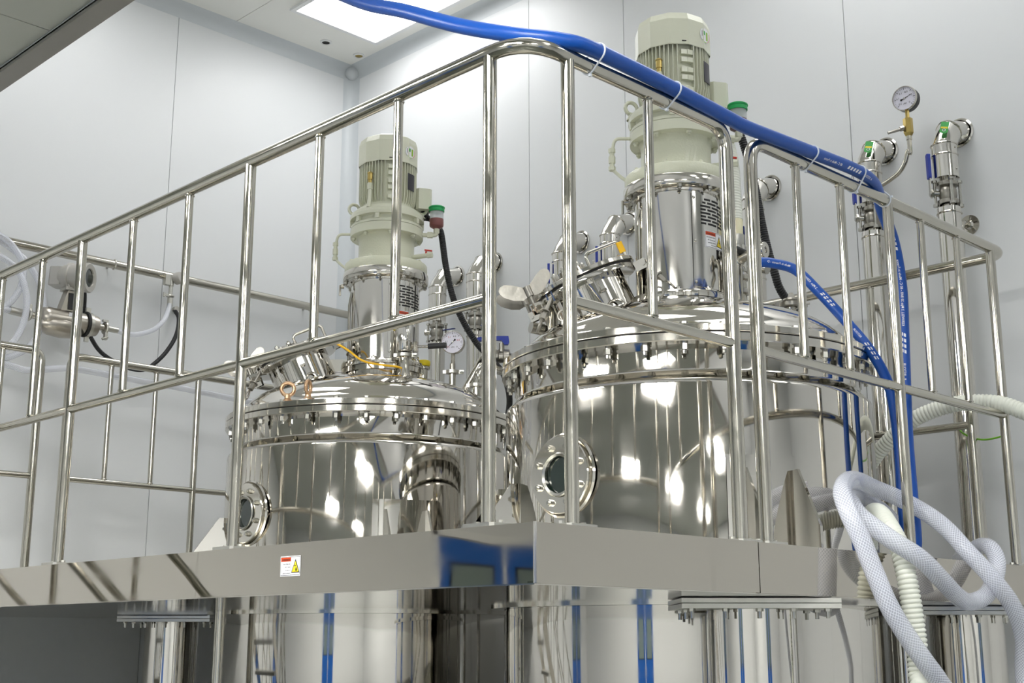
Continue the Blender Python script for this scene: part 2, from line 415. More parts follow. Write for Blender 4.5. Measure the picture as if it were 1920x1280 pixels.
# deck with two round openings
bm = bmesh.new()
def ring(pts):
    vs = [bm.verts.new(p) for p in pts]
    return [bm.edges.new((vs[i], vs[(i + 1) % len(vs)])) for i in range(len(vs))]
zd = ZP - .002
ed = ring([(DX0 + .004, DY0 + .004, zd), (DX1, DY0 + .004, zd), (DX1, DY1, zd), (DX0 + .004, DY1, zd)])
for cxy in TC.values():
    ed += ring([(cxy[0] + .66 * math.cos(2 * PI * k / 48), cxy[1] + .66 * math.sin(2 * PI * k / 48), zd) for k in range(48)])
bmesh.ops.triangle_fill(bm, use_beauty=True, use_dissolve=False, edges=ed)
bmesh.ops.solidify(bm, geom=bm.faces[:], thickness=.005)
for vv in bm.verts: vv.co -= P0
me = bpy.data.meshes.new('deck_plate'); bm.to_mesh(me); bm.free(); me.materials.append(M['satin'])
dk = bpy.data.objects.new('deck_plate', me); COL.objects.link(dk); dk.parent = pf
h = ZP - ZB; zc = (ZP + ZB) / 2
pbuild(MB().box((DX0 + .002, (DY0 + DY1) / 2, zc), (.004, DY1 - DY0, h)).box((DX0 + .012, (DY0 + DY1) / 2, ZB + .002), (.02, DY1 - DY0, .004)), 'fascia_panel', 'plate', smooth=False)
XSM = 2.722
pbuild(MB().box(((DX0 + XSM) / 2, DY0 - .002, zc), (XSM - DX0, .004, h)).box(((DX0 + XSM) / 2, DY0 + .010, ZB + .002), (XSM - DX0, .02, .004)), 'fascia_panel', 'plate', smooth=False)
pbuild(MB().box(((XSM + .004 + DX1) / 2, DY0 - .0015, zc - .001), (DX1 - XSM - .004, .004, h)).box(((XSM + DX1) / 2, DY0 + .010, ZB + .002), (DX1 - XSM - .01, .02, .004)), 'fascia_panel', 'plate', smooth=False)
pbuild(MB().box((DX1 + .002, (DY0 + DY1) / 2, zc), (.004, DY1 - DY0, h)), 'fascia_panel', 'plate', smooth=False)
pbuild(MB().cyl((DX0 + .001, DY0 - .001, ZB), (DX0 + .001, DY0 - .001, ZP + .001), .004, 8), 'corner_bead', 'flange')
# polished soffit plate closing the platform from below, with the same openings
bm = bmesh.new()
ed = ring([(DX0 + .004, DY0 + .004, ZB + .001), (DX1, DY0 + .004, ZB + .001), (DX1, DY1, ZB + .001), (DX0 + .004, DY1, ZB + .001)])
for cxy in TC.values():
    ed += ring([(cxy[0] + .645 * math.cos(2 * PI * k / 64), cxy[1] + .645 * math.sin(2 * PI * k / 64), ZB + .001) for k in range(64)])
bmesh.ops.triangle_fill(bm, use_beauty=True, use_dissolve=False, edges=ed)
bmesh.ops.solidify(bm, geom=bm.faces[:], thickness=.004)
for vv in bm.verts: vv.co -= P0
me = bpy.data.meshes.new('underside_plate'); bm.to_mesh(me); bm.free(); me.materials.append(M['under'])
dk = bpy.data.objects.new('underside_plate', me); COL.objects.link(dk); dk.parent = pf
for cxy in TC.values():
    pbuild(MB().lathe([(.64, ZB - .012), (.685, ZB - .012), (.685, ZB - .002), (.64, ZB - .002)], 64, (cxy[0], cxy[1], 0)), 'opening_collar', 'flange')
# bolted columns
bolt0 = None
def hexbolt(r=.010, hh=.008, sh=.018):
    return MB().prism([(x * r, y * r) for x, y in HEXA], Matrix.Identity(4), -hh).cyl((0, 0, -hh - sh), (0, 0, -hh), r * .55, 8)
pb0 = hexbolt().build('bolt', 'bolt', None); COL.objects.unlink(pb0)
QZ = -PI / 4
cols = [(3.02, 2.12, .1225), (4.27, 2.12, .1225), (3.20, 5.48, .1225), (4.25, 5.5, .1225)]
for x, y, r in cols:
    co = pbuild(MB().lathe([(r, 0), (r, ZB - .03)], 28, (x, y, 0)), 'column', 'polish')
    pbuild(MB().box((x, y, ZB - .012), (.42, .32, .012), Matrix.Rotation(QZ, 3, 'Z')).box((x, y, ZB - .026), (.42, .32, .012), Matrix.Rotation(QZ, 3, 'Z')), 'flange_plate', 'satin', co, smooth=False)
    pbuild(MB().box((x, y, .006), (.36, .36, .012)), 'foot_plate', 'satin', co, smooth=False)
    for bx, by in [(-.18, -.13), (-.09, -.13), (0, -.13), (.09, -.13), (.18, -.13), (-.18, .13), (-.06, .13), (.06, .13), (.18, .13), (-.18, 0), (.18, 0)]:
        q = Matrix.Rotation(QZ, 3, 'Z') @ Vector((bx, by, 0)); share(pb0, co, (x + q.x - FX, y + q.y - FY, ZB - .032))
# small pipe drop below the platform
pbuild(MB().cyl((2.88, 4.57, 0), (2.88, 4.57, ZB), .021, 14), 'drain_pipe', 'tube')
# warning labels on the fascia (print reads mirror-wise, as in the photograph)
def warning_label(parent, Mx, wd, hg, lines, glyph):
    """Mx maps label plane (x right, y up, z out) to the parent's space"""
    def flat(vs, fs, z): return MB().add([Mx @ Vector((p[0], p[1], z)) for p in vs], fs)
    q = [(0, 1, 2, 3)]
    def rect(x0, y0, x1, y1, z): return flat([(x0, y0), (x1, y0), (x1, y1), (x0, y1)], q, z)
    lb = rect(0, 0, wd, hg, .0006).build('warning_label', 'white', parent, smooth=False, label='white sticker with orange header and yellow warning triangle')
    b = .02 * wd
    MB_ = rect(b * 1.2, b, wd - b * 1.2, b * 1.6, .0009); 
    for r in ((b * 1.2, hg - b * 1.6, wd - b * 1.2, hg - b), (b * 1.2, b, b * 1.8, hg - b), (wd - b * 1.8, b, wd - b * 1.2, hg - b), (wd * .53, b, wd * .54, hg - b)):
        t = rect(*r, .0009); MB_.add(t.v, t.f)
    MB_.build('label_border', 'ink', lb, smooth=False)
    rect(b * 1.8, hg * .73, wd * .52, hg - b * 2, .0010).build('label_header', 'orange', lb, smooth=False)
    tm = MB(); rows = [('WARNING', hg * .15, hg * .77, 1.0)] + [(t, hg * .10, hg * (.58 - i * .155), 0) for i, t in enumerate(lines)]
    for t, sz, y, hd in rows:
        vs, fs, tw = text_mesh(t, sz, True, sz * .02)
        s = min(1.0, wd * .44 / max(tw, 1e-6)); x0 = wd * .505 - tw * s
        o = flat([(x0 + v.x * s, y + v.y) for v in vs], fs, .0013); tm.add(o.v, o.f)
    tm.build('label_text', 'ink', lb, smooth=False)
    tx, tw = wd * .76, wd * .205
    t1 = [(tx - tw, hg * .16), (tx + tw, hg * .16), (tx, hg * .86)]
    flat(t1, [(0, 1, 2)], .0010).build('triangle_border', 'ink', lb, smooth=False)
    t2 = [(tx - tw * .78, hg * .20), (tx + tw * .78, hg * .20), (tx, hg * .74)]
    flat(t2, [(0, 1, 2)], .0013).build('triangle', 'warnyellow', lb, smooth=False)
    g = MB()
    if glyph == 'hand':
        for r in ((tx - tw * .22, hg * .47, tx + tw * .12, hg * .53), (tx + tw * .06, hg * .24, tx + tw * .42, hg * .36), (tx + tw * .14, hg * .36, tx + tw * .34, hg * .42)):
            t = rect(*r, .0016); g.add(t.v, t.f)
    else:
        o = flat([(tx + tw * .12, hg * .62), (tx - tw * .22, hg * .40), (tx - tw * .02, hg * .40), (tx - tw * .12, hg * .24), (tx + tw * .22, hg * .46), (tx + tw * .02, hg * .46)], [(0, 1, 2, 5), (2, 3, 4, 5)], .0016); g.add(o.v, o.f)
    g.build('pictogram', 'ink', lb, smooth=False)
    return lb
def on_left_fascia(y, z):      # label plane: x to image right = -Y, out = -X
    return Matrix(((0, 0, -1, -.0003), (-1, 0, 0, y - FY), (0, 1, 0, z), (0, 0, 0, 1)))
LT = ['Can pinch your', 'hand in the', 'or body of', 'machine moving']
warning_label(pf, on_left_fascia(2.79, 1.708), .086, .050, LT, 'hand')
warning_label(pf, on_left_fascia(4.60, 1.708), .086, .050, LT, 'hand')

# ================================================================ GUARDRAILS
RT, RM, RP, RB = .0195, .0145, .0165, .0125
bal0 = MB().cyl((0, 0, ZM), (0, 0, ZT), RB, 14, caps=False).build('baluster', 'tube', None); COL.objects.unlink(bal0)
post0 = MB().cyl((0, 0, ZP), (0, 0, ZT), RP, 16, caps=False).build('post', 'tube', None); COL.objects.unlink(post0)
base0 = MB().box((0, 0, ZP + .005), (.10, .075, .008), bev=.008).cyl((.036, .0, ZP + .008), (.036, 0, ZP + .016), .007, 6).cyl((-.036, .0, ZP + .008), (-.036, 0, ZP + .016), .007, 6).build('base_plate', 'satin', None); COL.objects.unlink(base0)
weld0 = MB().torus((0, 0, 0), (0, 0, 1), RB * 1.02, .003, 14, 6).build('weld_collar', 'flange', None); COL.objects.unlink(weld0)
def guardrail(label, top, mids, posts, bals, org, endpost=()):
    o = thing('guardrail', label, 'guardrail', org, group='platform guardrails')
    A = Vector(org)
    def W(mb, name, m): mb.v = [tuple(Vector(p) - A) for p in mb.v]; return mb.build(name, m, o)
    W(MB().tube(top, RT, 16), 'top_rail', 'tube')
    for a, b in mids: W(MB().cyl((a[0], a[1], ZM), (b[0], b[1], ZM), RM, 14, caps=False), 'mid_rail', 'tube')
    for x, y, rz in posts:
        share(post0, o, (x - A.x, y - A.y, -A.z)); share(base0, o, (x - A.x, y - A.y, -A.z), rz)
    for x, y, rz in endpost: share(base0, o, (x - A.x, y - A.y, -A.z), rz)
    for x, y in bals:
        share(bal0, o, (x - A.x, y - A.y, -A.z)); share(weld0, o, (x - A.x, y - A.y, ZM + RM + .001 - A.z)); share(weld0, o, (x - A.x, y - A.y, ZT - RT - .001 - A.z))
    return o
H = PI / 2
EX = 2.752
guardrail('long tubular guardrail running from the left edge round the front platform corner', fillet([(RX, 6.05, ZT), (RX, RY, ZT), (EX, RY, ZT), (EX, RY, ZP)], .12)[:9] + fillet([(RX, RY, ZT), (EX, RY, ZT), (EX, RY, ZP)], .07)[1:],
          [((RX, 6.05), (RX, 2.072)), ((2.12, RY), (EX, RY))],
          [(RX, 2.072, H), (RX, 3.087, H), (RX, 4.128, H), (RX, 5.17, H), (2.12, RY, 0)],
          [(RX, y) for y in (2.412, 2.748, 3.424, 3.772, 4.434, 4.775, 5.5, 5.83)] + [(2.421, RY)], (RX, RY, ZP), [(EX, RY, 0)])
BX = 2.866
guardrail('tubular guardrail at the right end turning back along the wall pipes', fillet([(BX, RY, ZP), (BX, RY, ZT), (4.45, RY, ZT), (4.45, 3.5, ZT), (4.45, 3.5, ZP)], .08),
          [((BX, RY), (4.335, RY)), ((4.45, 2.13), (4.45, 3.5))],
          [(3.62, RY, 0), (4.335, RY, 0), (4.45, 2.13, H), (4.45, 2.9, H)],
          [(x, RY) for x in (3.095, 3.336, 3.83, 4.08)] + [(4.45, y) for y in (2.5,)], (BX, RY, ZP), [(BX, RY, 0), (4.45, 3.5, H)])
CY = 5.97
guardrail('tubular guardrail in front of the left wall below the flow meter', fillet([(2.842, CY, ZP), (2.842, CY, ZT), (4.42, CY, ZT), (4.42, CY, ZP)], .06),
          [((2.842, CY), (4.42, CY))], [(3.56, CY, 0)], [(x, CY) for x in (3.06, 3.312, 3.82, 4.10)], (2.842, CY, ZP), [(2.842, CY, 0), (4.42, CY, 0)])
guardrail('short tubular guardrail with rounded end under the coiled clear hose', fillet([(2.10, CY, ZP), (2.10, CY, ZT), (2.692, CY, ZT), (2.692, CY, ZP)], .06),
          [((2.10, CY), (2.692, CY))], [], [(x, CY) for x in (2.30, 2.50)], (2.692, CY, ZP), [(2.10, CY, 0), (2.692, CY, 0)])

# ================================================================ STAIR up to the platform, just left of the picture (seen mirrored in the fascia)
stair = thing('stair', 'steel access stair with tubular handrails at the left end of the platform', 'stair', (FX, 5.2, 0))
RUN = 1.75
def sp(x, y, z): return (x, y, z)
for s in (-1, 1):
    MB().prism([(0, 1.62), (0, 1.79), (-RUN, .17), (-RUN, 0)], Matrix(((1, 0, 0, -.005), (0, 0, 1, s * .36 - .006), (0, 1, 0, 0), (0, 0, 0, 1))), .012).build('stringer', 'plate', stair, smooth=False)
    MB().tube(fillet([(-RUN, s * .36, 0), (-RUN, s * .36, 1.05), (-.03, s * .36, 2.72), (-.03, s * .36, 1.79)], .08), .019, 14).build('handrail', 'tube', stair)
    MB().cyl((-RUN, s * .36, .55), (-.03, s * .36, 2.25), .0145, 12).build('mid_rail', 'tube', stair)
    for k in range(1, 5):
        t = k / 5; x = -RUN + (RUN - .03) * t; MB().cyl((x, s * .36, .17 + 1.62 * t - .05), (x, s * .36, 1.05 + 1.67 * t), .0125, 10).build('baluster', 'tube', stair)
for k in range(1, 8):
    MB().box((-RUN * (1 - k / 8) + .09, 0, 1.79 * k / 8 - .015), (.22, .70, .03)).build('tread', 'satin', stair, smooth=False)

# ================================================================ MIXING TANKS (built about their own axis; local +x is image right, local -y faces the camera)
RZ = -PI / 4
def pol(r, deg, z=0.0): return Vector((r * math.cos(math.radians(deg)), r * math.sin(math.radians(deg)), z))
def domez(r): return 2.488 + .212 * math.sqrt(max(0.0, 1 - (r / .592) ** 2))
def wing_nut(Mx):
    mb = MB().cyl((0, 0, -.012), (0, 0, .026), .014, 12)
    ear = [(.008, -.012), (.030, -.016), (.060, -.004), (.088, .020), (.096, .036), (.096, .050), (.086, .060), (.070, .062), (.045, .050), (.008, .024)]
    for s in (-1, 1):
        E_ = Matrix(((s, 0, 0, 0), (0, 0, 1, -.0025), (0, 1, 0, 0), (0, 0, 0, 1)))
        mb.prism(ear, E_, .005)
    return mb.xf(Mx)
def swing_bolt(Mx, L=.075):
    mb = MB().cyl((0, 0, 0), (0, 0, -L), .007, 10)
    mb.cyl((0, 0, -L), (0, 0, -L - .03), .013, 6).cyl((0, 0, -L + .002), (0, 0, -L + .006), .02, 10)
    mb.torus((0, 0, -L - .058), (0, 1, 0), .022, .0045, 18, 8)
    return mb.xf(Mx)
def place(o, z, x=None):
    """matrix with local z axis along z"""
    z = Vector(z).normalized(); x = Vector(x) if x is not None else (Vector((0, 1, 0)) if abs(z.y) < .9 else Vector((1, 0, 0)))
    x = (x - z * x.dot(z)).normalized(); y = z.cross(x)
    return Matrix(((x.x, y.x, z.x, o[0]), (x.y, y.y, z.y, o[1]), (x.z, y.z, z.z, o[2]), (0, 0, 0, 1)))
tb0 = MB().prism([(x * .013, y * .013) for x, y in HEXA], Matrix.Translation((0, 0, 2.500)), .009).cyl((0, 0, 2.41), (0, 0, 2.5), .0075, 8).prism([(x * .0135, y * .0135) for x, y in HEXA], Matrix.Translation((0, 0, 2.421)), .018).build('bolt', 'bolt', None); COL.objects.unlink(tb0)
sg0 = MB().prism([(x * .0105, y * .0105) for x, y in HEXA], Matrix.Identity(4), .010).cyl((0, 0, .010), (0, 0, .016), .006, 8).build('bolt', 'bolt', None); COL.objects.unlink(sg0)
pg0 = bpy.data.objects.new('bolt', sg0.data.copy()); pg0.data.materials[0] = M['paint']
def make_tank(kind, label):
    cx, cy = TC[kind]
    t = thing('mixing_tank', label, 'tank', (cx, cy, 0), RZ, group='jacketed mixing tanks')
    N = 96
    j = MB().lathe([(0, .62), (.25, .64), (.45, .72), (.58, .84), (.632, .98), (.634, 1.5), (.634, 2.318), (.631, 2.330), (.624, 2.336)], N).build('jacket', 'polish', t)
    MB().lathe([(.624, 2.336), (.601, 2.360), (.599, 2.368), (.597, 2.45)], N).build('neck', 'polish', t)
    MB().lathe([(.590, 2.445), (.645, 2.445), (.648, 2.448), (.648, 2.4705), (.645, 2.4725), (.59, 2.4725)], N).build('body_flange', 'flange', t)
    MB().lathe([(.59, 2.4725), (.640, 2.4725), (.640, 2.4755), (.59, 2.4755)], N).build('flange_gasket', 'gasket', t)
    MB().lathe([(.59, 2.4755), (.645, 2.4755), (.648, 2.478), (.648, 2.497), (.645, 2.500), (.59, 2.500)], N).build('lid_flange', 'flange', t)
    prof = [(.598, 2.498), (.592, 2.512)] + [(r, domez(r)) for r in (.588, .575, .55, .51, .46, .40, .34, .28, .22, .16, .08)] + [(0, domez(0))]
    lid = MB().lathe(prof, N).build('lid', 'dome', t, angle=60)
    for k in range(32): share(tb0, t, pol(.623, 360 / 32 * (k + .35)))
    # hanging lugs standing on the platform
    for az in ([285, 15, 105, 195] if kind == 'big' else [289, 19, 109, 197]):
        u = pol(1, az); s = pol(1, az + 90)
        lg = MB()
        lg.box(u * .715 + Vector((0, 0, ZP + .011)), (.16, .25, .014), Matrix.Rotation(math.radians(az), 3, 'Z'))
        lug = lg.build('support_lug', 'flange', t, smooth=False)
        # doubler pad, curved to the jacket
        hw = 12
        if az > 270: MB().lathe([(.633, ZP + .02), (.638, ZP + .02), (.638, 2.095), (.633, 2.095)], 14, a0=math.radians(az - hw), a1=math.radians(az + hw)).build('doubler_pad', 'polish', lug)
        for off in (-.085, .085):
            o = u * .60 + s * off
            G_ = Matrix(((u.x, 0, s.x, o.x - s.x * .004), (u.y, 0, s.y, o.y - s.y * .004), (0, 1, 0, ZP + .018), (0, 0, 0, 1)))
            MB().prism([(.02, 0), (.185, 0), (.185, .065), (.060, .245), (.02, .245)], G_, .008).build('gusset', 'polish', lug, smooth=False)
    # bolted sight glass facing the left side
    az = 225; u = pol(1, az); zc = 2.055
    Mx = place(u * .600 + Vector((0, 0, zc)), u, (0, 0, 1))
    def L3(mb): return mb.xf(Mx)
    sgl = L3(MB().lathe([(.118, 0), (.122, .03), (.122, .052), (.119, .055), (.066, .055), (.061, .05), (.060, .0)], 40)).build('sight_glass', 'flange', t)
    L3(MB().lathe([(.128, .028), (.134, .034), (.128, .040), (.122, .034), (.128, .028)], 40)).build('weld_ring', 'flange', sgl)
    L3(MB().lathe([(.060, .055), (.067, .058), (.070, .061), (.066, .064), (.058, .060), (.058, .052)], 40)).build('glass_rim', 'bolt', sgl)
    L3(MB().lathe([(0, .046), (.060, .046)], 32)).build('glass_pane', 'glass', sgl)
    for k in range(8):
        p = Mx @ Vector((.093 * math.cos(PI / 4 * (k + .5)), .093 * math.sin(PI / 4 * (k + .5)), .055))
        share(sg0, sgl, p, rot=Mx.to_euler())
    # manhole, tilted outwards on the lid
    azm = 186; r0 = .30; th = math.radians(23.7)
    ax = pol(math.sin(th), azm) + Vector((0, 0, math.cos(th)))
    Mx = place(pol(r0, azm, domez(r0)), ax, pol(1, azm) * -1)     # manhole x axis: towards the tank axis (image right)
    R = .140
    mh = L4 = None
    def L5(mb): return mb.xf(Mx)
    mh = L5(MB().lathe([(R, -.085), (R, .106), (.186, .108), (.188, .110), (.188, .122), (.186, .126), (.10, .126)], 40)).build('manhole', 'polish', t)
    L5(MB().lathe([(.10, .126), (.183, .126), (.183, .1345), (.10, .1345)], 40)).build('manhole_gasket', 'gasket', mh)
    L5(MB().lathe([(.0, .170), (.07, .166), (.13, .156), (.150, .1525), (.190, .1515), (.193, .149), (.193, .137), (.190, .1345), (0, .1345)], 40)).build('manhole_cover', 'flange', mh)
    L5(MB().torus((0, 0, -.02), (0, 0, 1), R + .004, .006, 40, 8)).build('weld_ring', 'flange', mh)
    # cover handle
    L5(MB().tube(fillet([(.020, -.085, .150), (.020, -.085, .215), (.155, -.085, .215), (.155, -.085, .150)], .02), .0065, 10)).build('cover_handle', 'tube', mh)
    if kind == 'big': L5(MB().box((.152, -.085, .190), (.022, .016, .040), bev=.004)).build('handle_tag', 'yellow', mh)
    # sight and light port on the cover
    L5(MB().lathe([(.058, .150), (.058, .176), (.066, .178), (.066, .194), (.05, .196), (0, .194)], 28, (-.035, .01, 0))).build('cover_port', 'flange', mh)
    for k in range(6):
        p = Mx @ Vector((-.035 + .056 * math.cos(PI / 3 * k), .01 + .056 * math.sin(PI / 3 * k), .195)); share(sg0, mh, p, rot=Mx.to_euler())
    def clamp(deg, op):
        """clamp bracket at the rim with its eye bolt; op = swung open and hanging"""
        q = Vector((math.cos(math.radians(deg)), math.sin(math.radians(deg)), 0))
        b = place(q * .196 + Vector((0, 0, .104)), (0, 0, 1), q)
        L5(MB().box((.014, .012, 0), (.042, .006, .036)).box((.014, -.012, 0), (.042, .006, .036)).cyl((.026, -.022, 0), (.026, .022, 0), .008, 10).xf(b)).build('clamp_bracket', 'flange', mh)
        if op:
            b2 = Mx @ place(q * .222 + Vector((0, 0, .104)), (0, 0, 1), q)
            o = b2.to_translation(); d = (Mx.to_3x3() @ q); d.z = -1.6 if d.z < 0 else -.9
            swing_bolt(place(o, -d.normalized())).build('swing_bolt', 'cast', mh)
        else:
            L5(MB().cyl((.026, 0, 0), (.026, 0, .075), .007, 10).xf(b)).build('swing_bolt', 'cast', mh)
            L5(wing_nut(b @ Matrix.Translation((.026, 0, .060)) @ Matrix.Rotation(math.radians(18 if deg < 170 else -22 if deg < 210 else 40), 4, 'Z'))).build('wing_nut', 'cast', mh)
    for deg, op in ((162, False), (196, False), (222, True), (336, True), (60, False)): clamp(deg, op)
    # toggle latch on the neck front
    L5(MB().box((.012, -.136, .095), (.024, .012, .07)).box((.012, -.145, .075), (.010, .012, .04)).cyl((0, -.15, .06), (.024, -.15, .06), .005, 8)).build('latch', 'bolt', mh)
    L5(MB().torus((.03, -.142, -.015), (.2, 1, .2), .030, .0045, 20, 8)).build('pull_ring', 'tube', mh)
    return t, lid
tank_s, lid_s = make_tank('small', 'polished steel mixing tank farther away, left of the front corner post')
tank_b, lid_b = make_tank('big', 'polished steel mixing tank nearer the camera, right of the corner post')
# lifting eyes of the farther tank
def eye(parent, loc, rz, mname='copper', s=1.0):
    mb = MB().torus((0, 0, .052 * s), (0, 1, 0), .026 * s, .008 * s, 22, 10).lathe([(.02 * s, 0), (.02 * s, .006 * s), (.013 * s, .012 * s), (.012 * s, .028 * s)], 14)
    o = mb.build('lifting_eye', mname, parent); o.location = loc; o.rotation_euler.z = rz; return o
eye(tank_s, (-.29, -.545, 2.50), .15); eye(tank_s, (-.20, -.585, 2.50), 1.35)

# ================================================================ AGITATOR DRIVES (local origin at the mounting flange)
def bolt_ring(parent, r, z, n, down=False, ph=0.0, src=None):
    for k in range(n):
        share(src or sg0, parent, pol(r, 360 / n * k + ph, z), rot=(PI if down else 0, 0, 0))
def make_drive():
    a = thing('agitator_drive', '', 'agitator', (0, 0, 0), RZ, group='agitator drives on the tank lids')
    N = 56
    # mounting flange pair and stainless housing
    fl = MB().lathe([(.13, -.045), (.178, -.045), (.180, -.02), (.192, -.018), (.192, .005), (.14, .005)], N).build('mounting_flange', 'flange', a)
    MB().lathe([(.14, .007), (.192, .007), (.193, .009), (.193, .028), (.191, .030), (.15, .030)], N).build('seat_flange', 'flange', a)
    bolt_ring(fl, .177, .030, 10, ph=9)
    hs = MB().lathe([(.157, .030), (.157, .412)], N).build('housing', 'clad', a)
    MB().lathe([(.10, .400), (.163, .402), (.165, .410), (.175, .414), (.194, .414), (.196, .417), (.196, .452), (.194, .455), (.1, .455)], N).build('housing_flange', 'flange', a)
    bolt_ring(hs, .183, .414, 10, True, ph=14)
    # removable cover with slots, screws and sticker
    a0, a1 = math.radians(281), math.radians(352)
    cp = MB().lathe([(.157, .048), (.1605, .048), (.1605, .392), (.157, .392)], 26, a0=a0, a1=a1).build('cover_panel', 'clad', a, angle=50)
    def patch(d0, d1, z0, z1, r=.1611): return MB().lathe([(r, z0), (r, z1)], max(2, int((d1 - d0) / 4)), a0=math.radians(d0), a1=math.radians(d1))
    rows = []
    for k in range(8):
        z = .372 - k * .0128
        segs = [(293, 309), (312, 328), (331, 344)] if k % 2 == 0 else [(293, 301), (304, 320), (323, 339), (342, 347)]
        if k == 0: segs = [(299, 309), (312, 326)]
        if k == 1: segs = [(296, 301), (304, 320), (323, 334)]
        for d0, d1 in segs: rows.append((d0, d1, z))
    for d0, d1, z in rows:
        mb = patch(d0, d1, z - .0036, z + .0036); mb.build('vent_slot', 'darkgap', cp)
    for d, z in ((284, .375), (284.5, .215), (284, .065), (350, .375), (350, .065)):
        p = pol(.1605, d, z); MB().lathe([(.0, .004), (.004, .0035), (.006, .0)], 12, p, pol(1, d)).build('screw', 'bolt', cp)
    # warning sticker wrapped on the cover
    def wrapm(mb, d0, z0, r):
        mb.v = [tuple(pol(r + p[2], d0 + math.degrees(p[0] / r), z0 + p[1])) for p in mb.v]; return mb
    tmp = warning_label(a, Matrix.Identity(4), .10, .062, ['HIGH VOLTAGE', 'Turn power off', 'before opening', 'the cover'], 'bolt')
    tmp['label'] = 'white sticker with orange header and voltage triangle'
    for o in [tmp] + list(tmp.children):
        me = o.data; bmm = bmesh.new(); bmm.from_mesh(me)
        bmesh.ops.subdivide_edges(bmm, edges=[e for e in bmm.edges if abs(e.verts[0].co.x - e.verts[1].co.x) > .02], cuts=6, use_grid_fill=True)
        for vv in bmm.verts:
            p = pol(.1611 + vv.co.z, 298 + math.degrees(vv.co.x / .161), .196 + vv.co.y); vv.co = p
        bmesh.ops.triangulate(bmm, faces=bmm.faces[:]); bmm.to_mesh(me); bmm.free()
    tmp.parent = a
    # painted gear unit
    g = MB().lathe([(.12, .455), (.188, .455), (.190, .458), (.190, .496), (.187, .500), (.132, .502), (.129, .512), (.128, .60), (.131, .622), (.138, .630)], N).build('gear_unit', 'paintrough', a)
    MB().lathe([(.12, .629), (.167, .630), (.168, .631), (.168, .669), (.167, .670), (.15, .670)], N).build('lower_gear_flange', 'paint', a, angle=25)
    MB().lathe([(.13, .672), (.166, .672), (.167, .673), (.167, .683), (.166, .684), (.154, .685), (.152, .688), (.152, .705), (.154, .708), (.171, .709), (.172, .710), (.172, .726), (.171, .727), (.167, .728), (.166, .740), (.150, .746), (.146, .758), (.10, .760)], N).build('upper_gear_flange', 'paint', a, angle=25)
    bolt_ring(g, .152, .629, 8, True, ph=12, src=pg0); bolt_ring(g, .168, .500, 8, ph=25, src=pg0)
    for k in range(10):
        MB().box(pol(.160, 36 * k + 8, .696), (.022, .020, .024), Matrix.Rotation(math.radians(36 * k + 8), 3, 'Z')).build('flange_lug', 'paint', g, smooth=False)
    for d in (180 - 8, 8):
        e = eye(a, pol(.160, d, .738), .35, 'paint', .92); 
    # motor
    mb = MB().lathe([(.10, .758), (.118, .760), (.117, .99), (.10, .99)], 48)
    for k in range(52):
        d = 360 / 52 * k
        if 275 < d < 297 or 95 < d < 117: continue
        ca = Matrix.Rotation(math.radians(d), 4, 'Z')
        mb.prism([(.112, .772), (.128, .790), (.134, .815), (.134, .985), (.112, .985)], ca @ Matrix(((1, 0, 0, 0), (0, 0, -1, .0017), (0, 1, 0, 0), (0, 0, 0, 1))), .0034)
    mo = mb.build('motor', 'paint', a, angle=30)
    # cast bosses on the motor front
    for dz in (.80, .845, .875, .915, .945):
        for d in (281, 291):
            q = pol(.124, d, dz); MB().box(q, (.018, .022, .018), Matrix.Rotation(math.radians(d), 3, 'Z')).build('foot_boss', 'paint', mo, smooth=False)
    q = pol(.120, 286, .80); MB().lathe([(0, .014), (.014, .012), (.017, 0)], 16, q, pol(1, 286)).build('foot_boss', 'paint', mo)
    MB().lathe([(.139, .972), (.1405, .974), (.1405, 1.074), (.132, 1.100), (.098, 1.118), (.05, 1.124), (0, 1.125)], 12, phase=PI / 12 + .05).build('fan_cowl', 'paint', a, angle=9)
    MB().box(pol(.1375, 281, .985), (.003, .016, .004), Matrix.Rotation(math.radians(281), 3, 'Z')).build('cowl_slot', 'darkgap', mo, smooth=False)
    # nameplate, round sticker
    def arcplate(d0, d1, z0, z1, r): return MB().lathe([(r - .002, z0), (r, z0), (r, z1), (r - .002, z1)], 6, a0=math.radians(d0), a1=math.radians(d1))
    npl = arcplate(318, 338, .845, .925, .137).build('nameplate', 'nameplate', a)
    st = pol(.1372, 322.5, 1.028); ax = pol(1, 320)
    sm = place(st, ax, (0, 0, 1))
    stk = MB().lathe([(0, .0022), (.030, .0022), (.030, 0)], 28).xf(sm).build('round_sticker', 'white', a, label='round white energy sticker with green and red print')
    MB().lathe([(.0265, .0027), (.0285, .0027)], 20, a0=3.6, a1=5.2).xf(sm).build('sticker_arc', 'red', stk)
    MB().lathe([(.0250, .0027), (.0285, .0027)], 14, a0=2.4, a1=3.5).xf(sm).build('sticker_arc', 'lime', stk)
    MB().box((0, -.012, .0026), (.034, .010, .0004)).xf(sm).build('sticker_band', 'lime', stk, smooth=False)
    MB().box((.010, .006, .0026), (.016, .012, .0004)).xf(sm).build('sticker_block', 'stickgreen', stk, smooth=False)
    MB().box((.004, .020, .0026), (.022, .0025, .0004)).xf(sm).build('sticker_bar', 'ink', stk, smooth=False)
    # terminal box at the rear right
    MB().box(pol(.165, 15, .83), (.075, .10, .10), Matrix.Rotation(math.radians(15), 3, 'Z'), bev=.012).build('terminal_box', 'paint', a, angle=30)
    MB().cyl(pol(.175, 15, .765), pol(.175, 15, .785), .018, 12).build('cable_gland', 'black', a)
    # oil filler riser with brass breather on the front
    b = pol(.150, 243, .755)
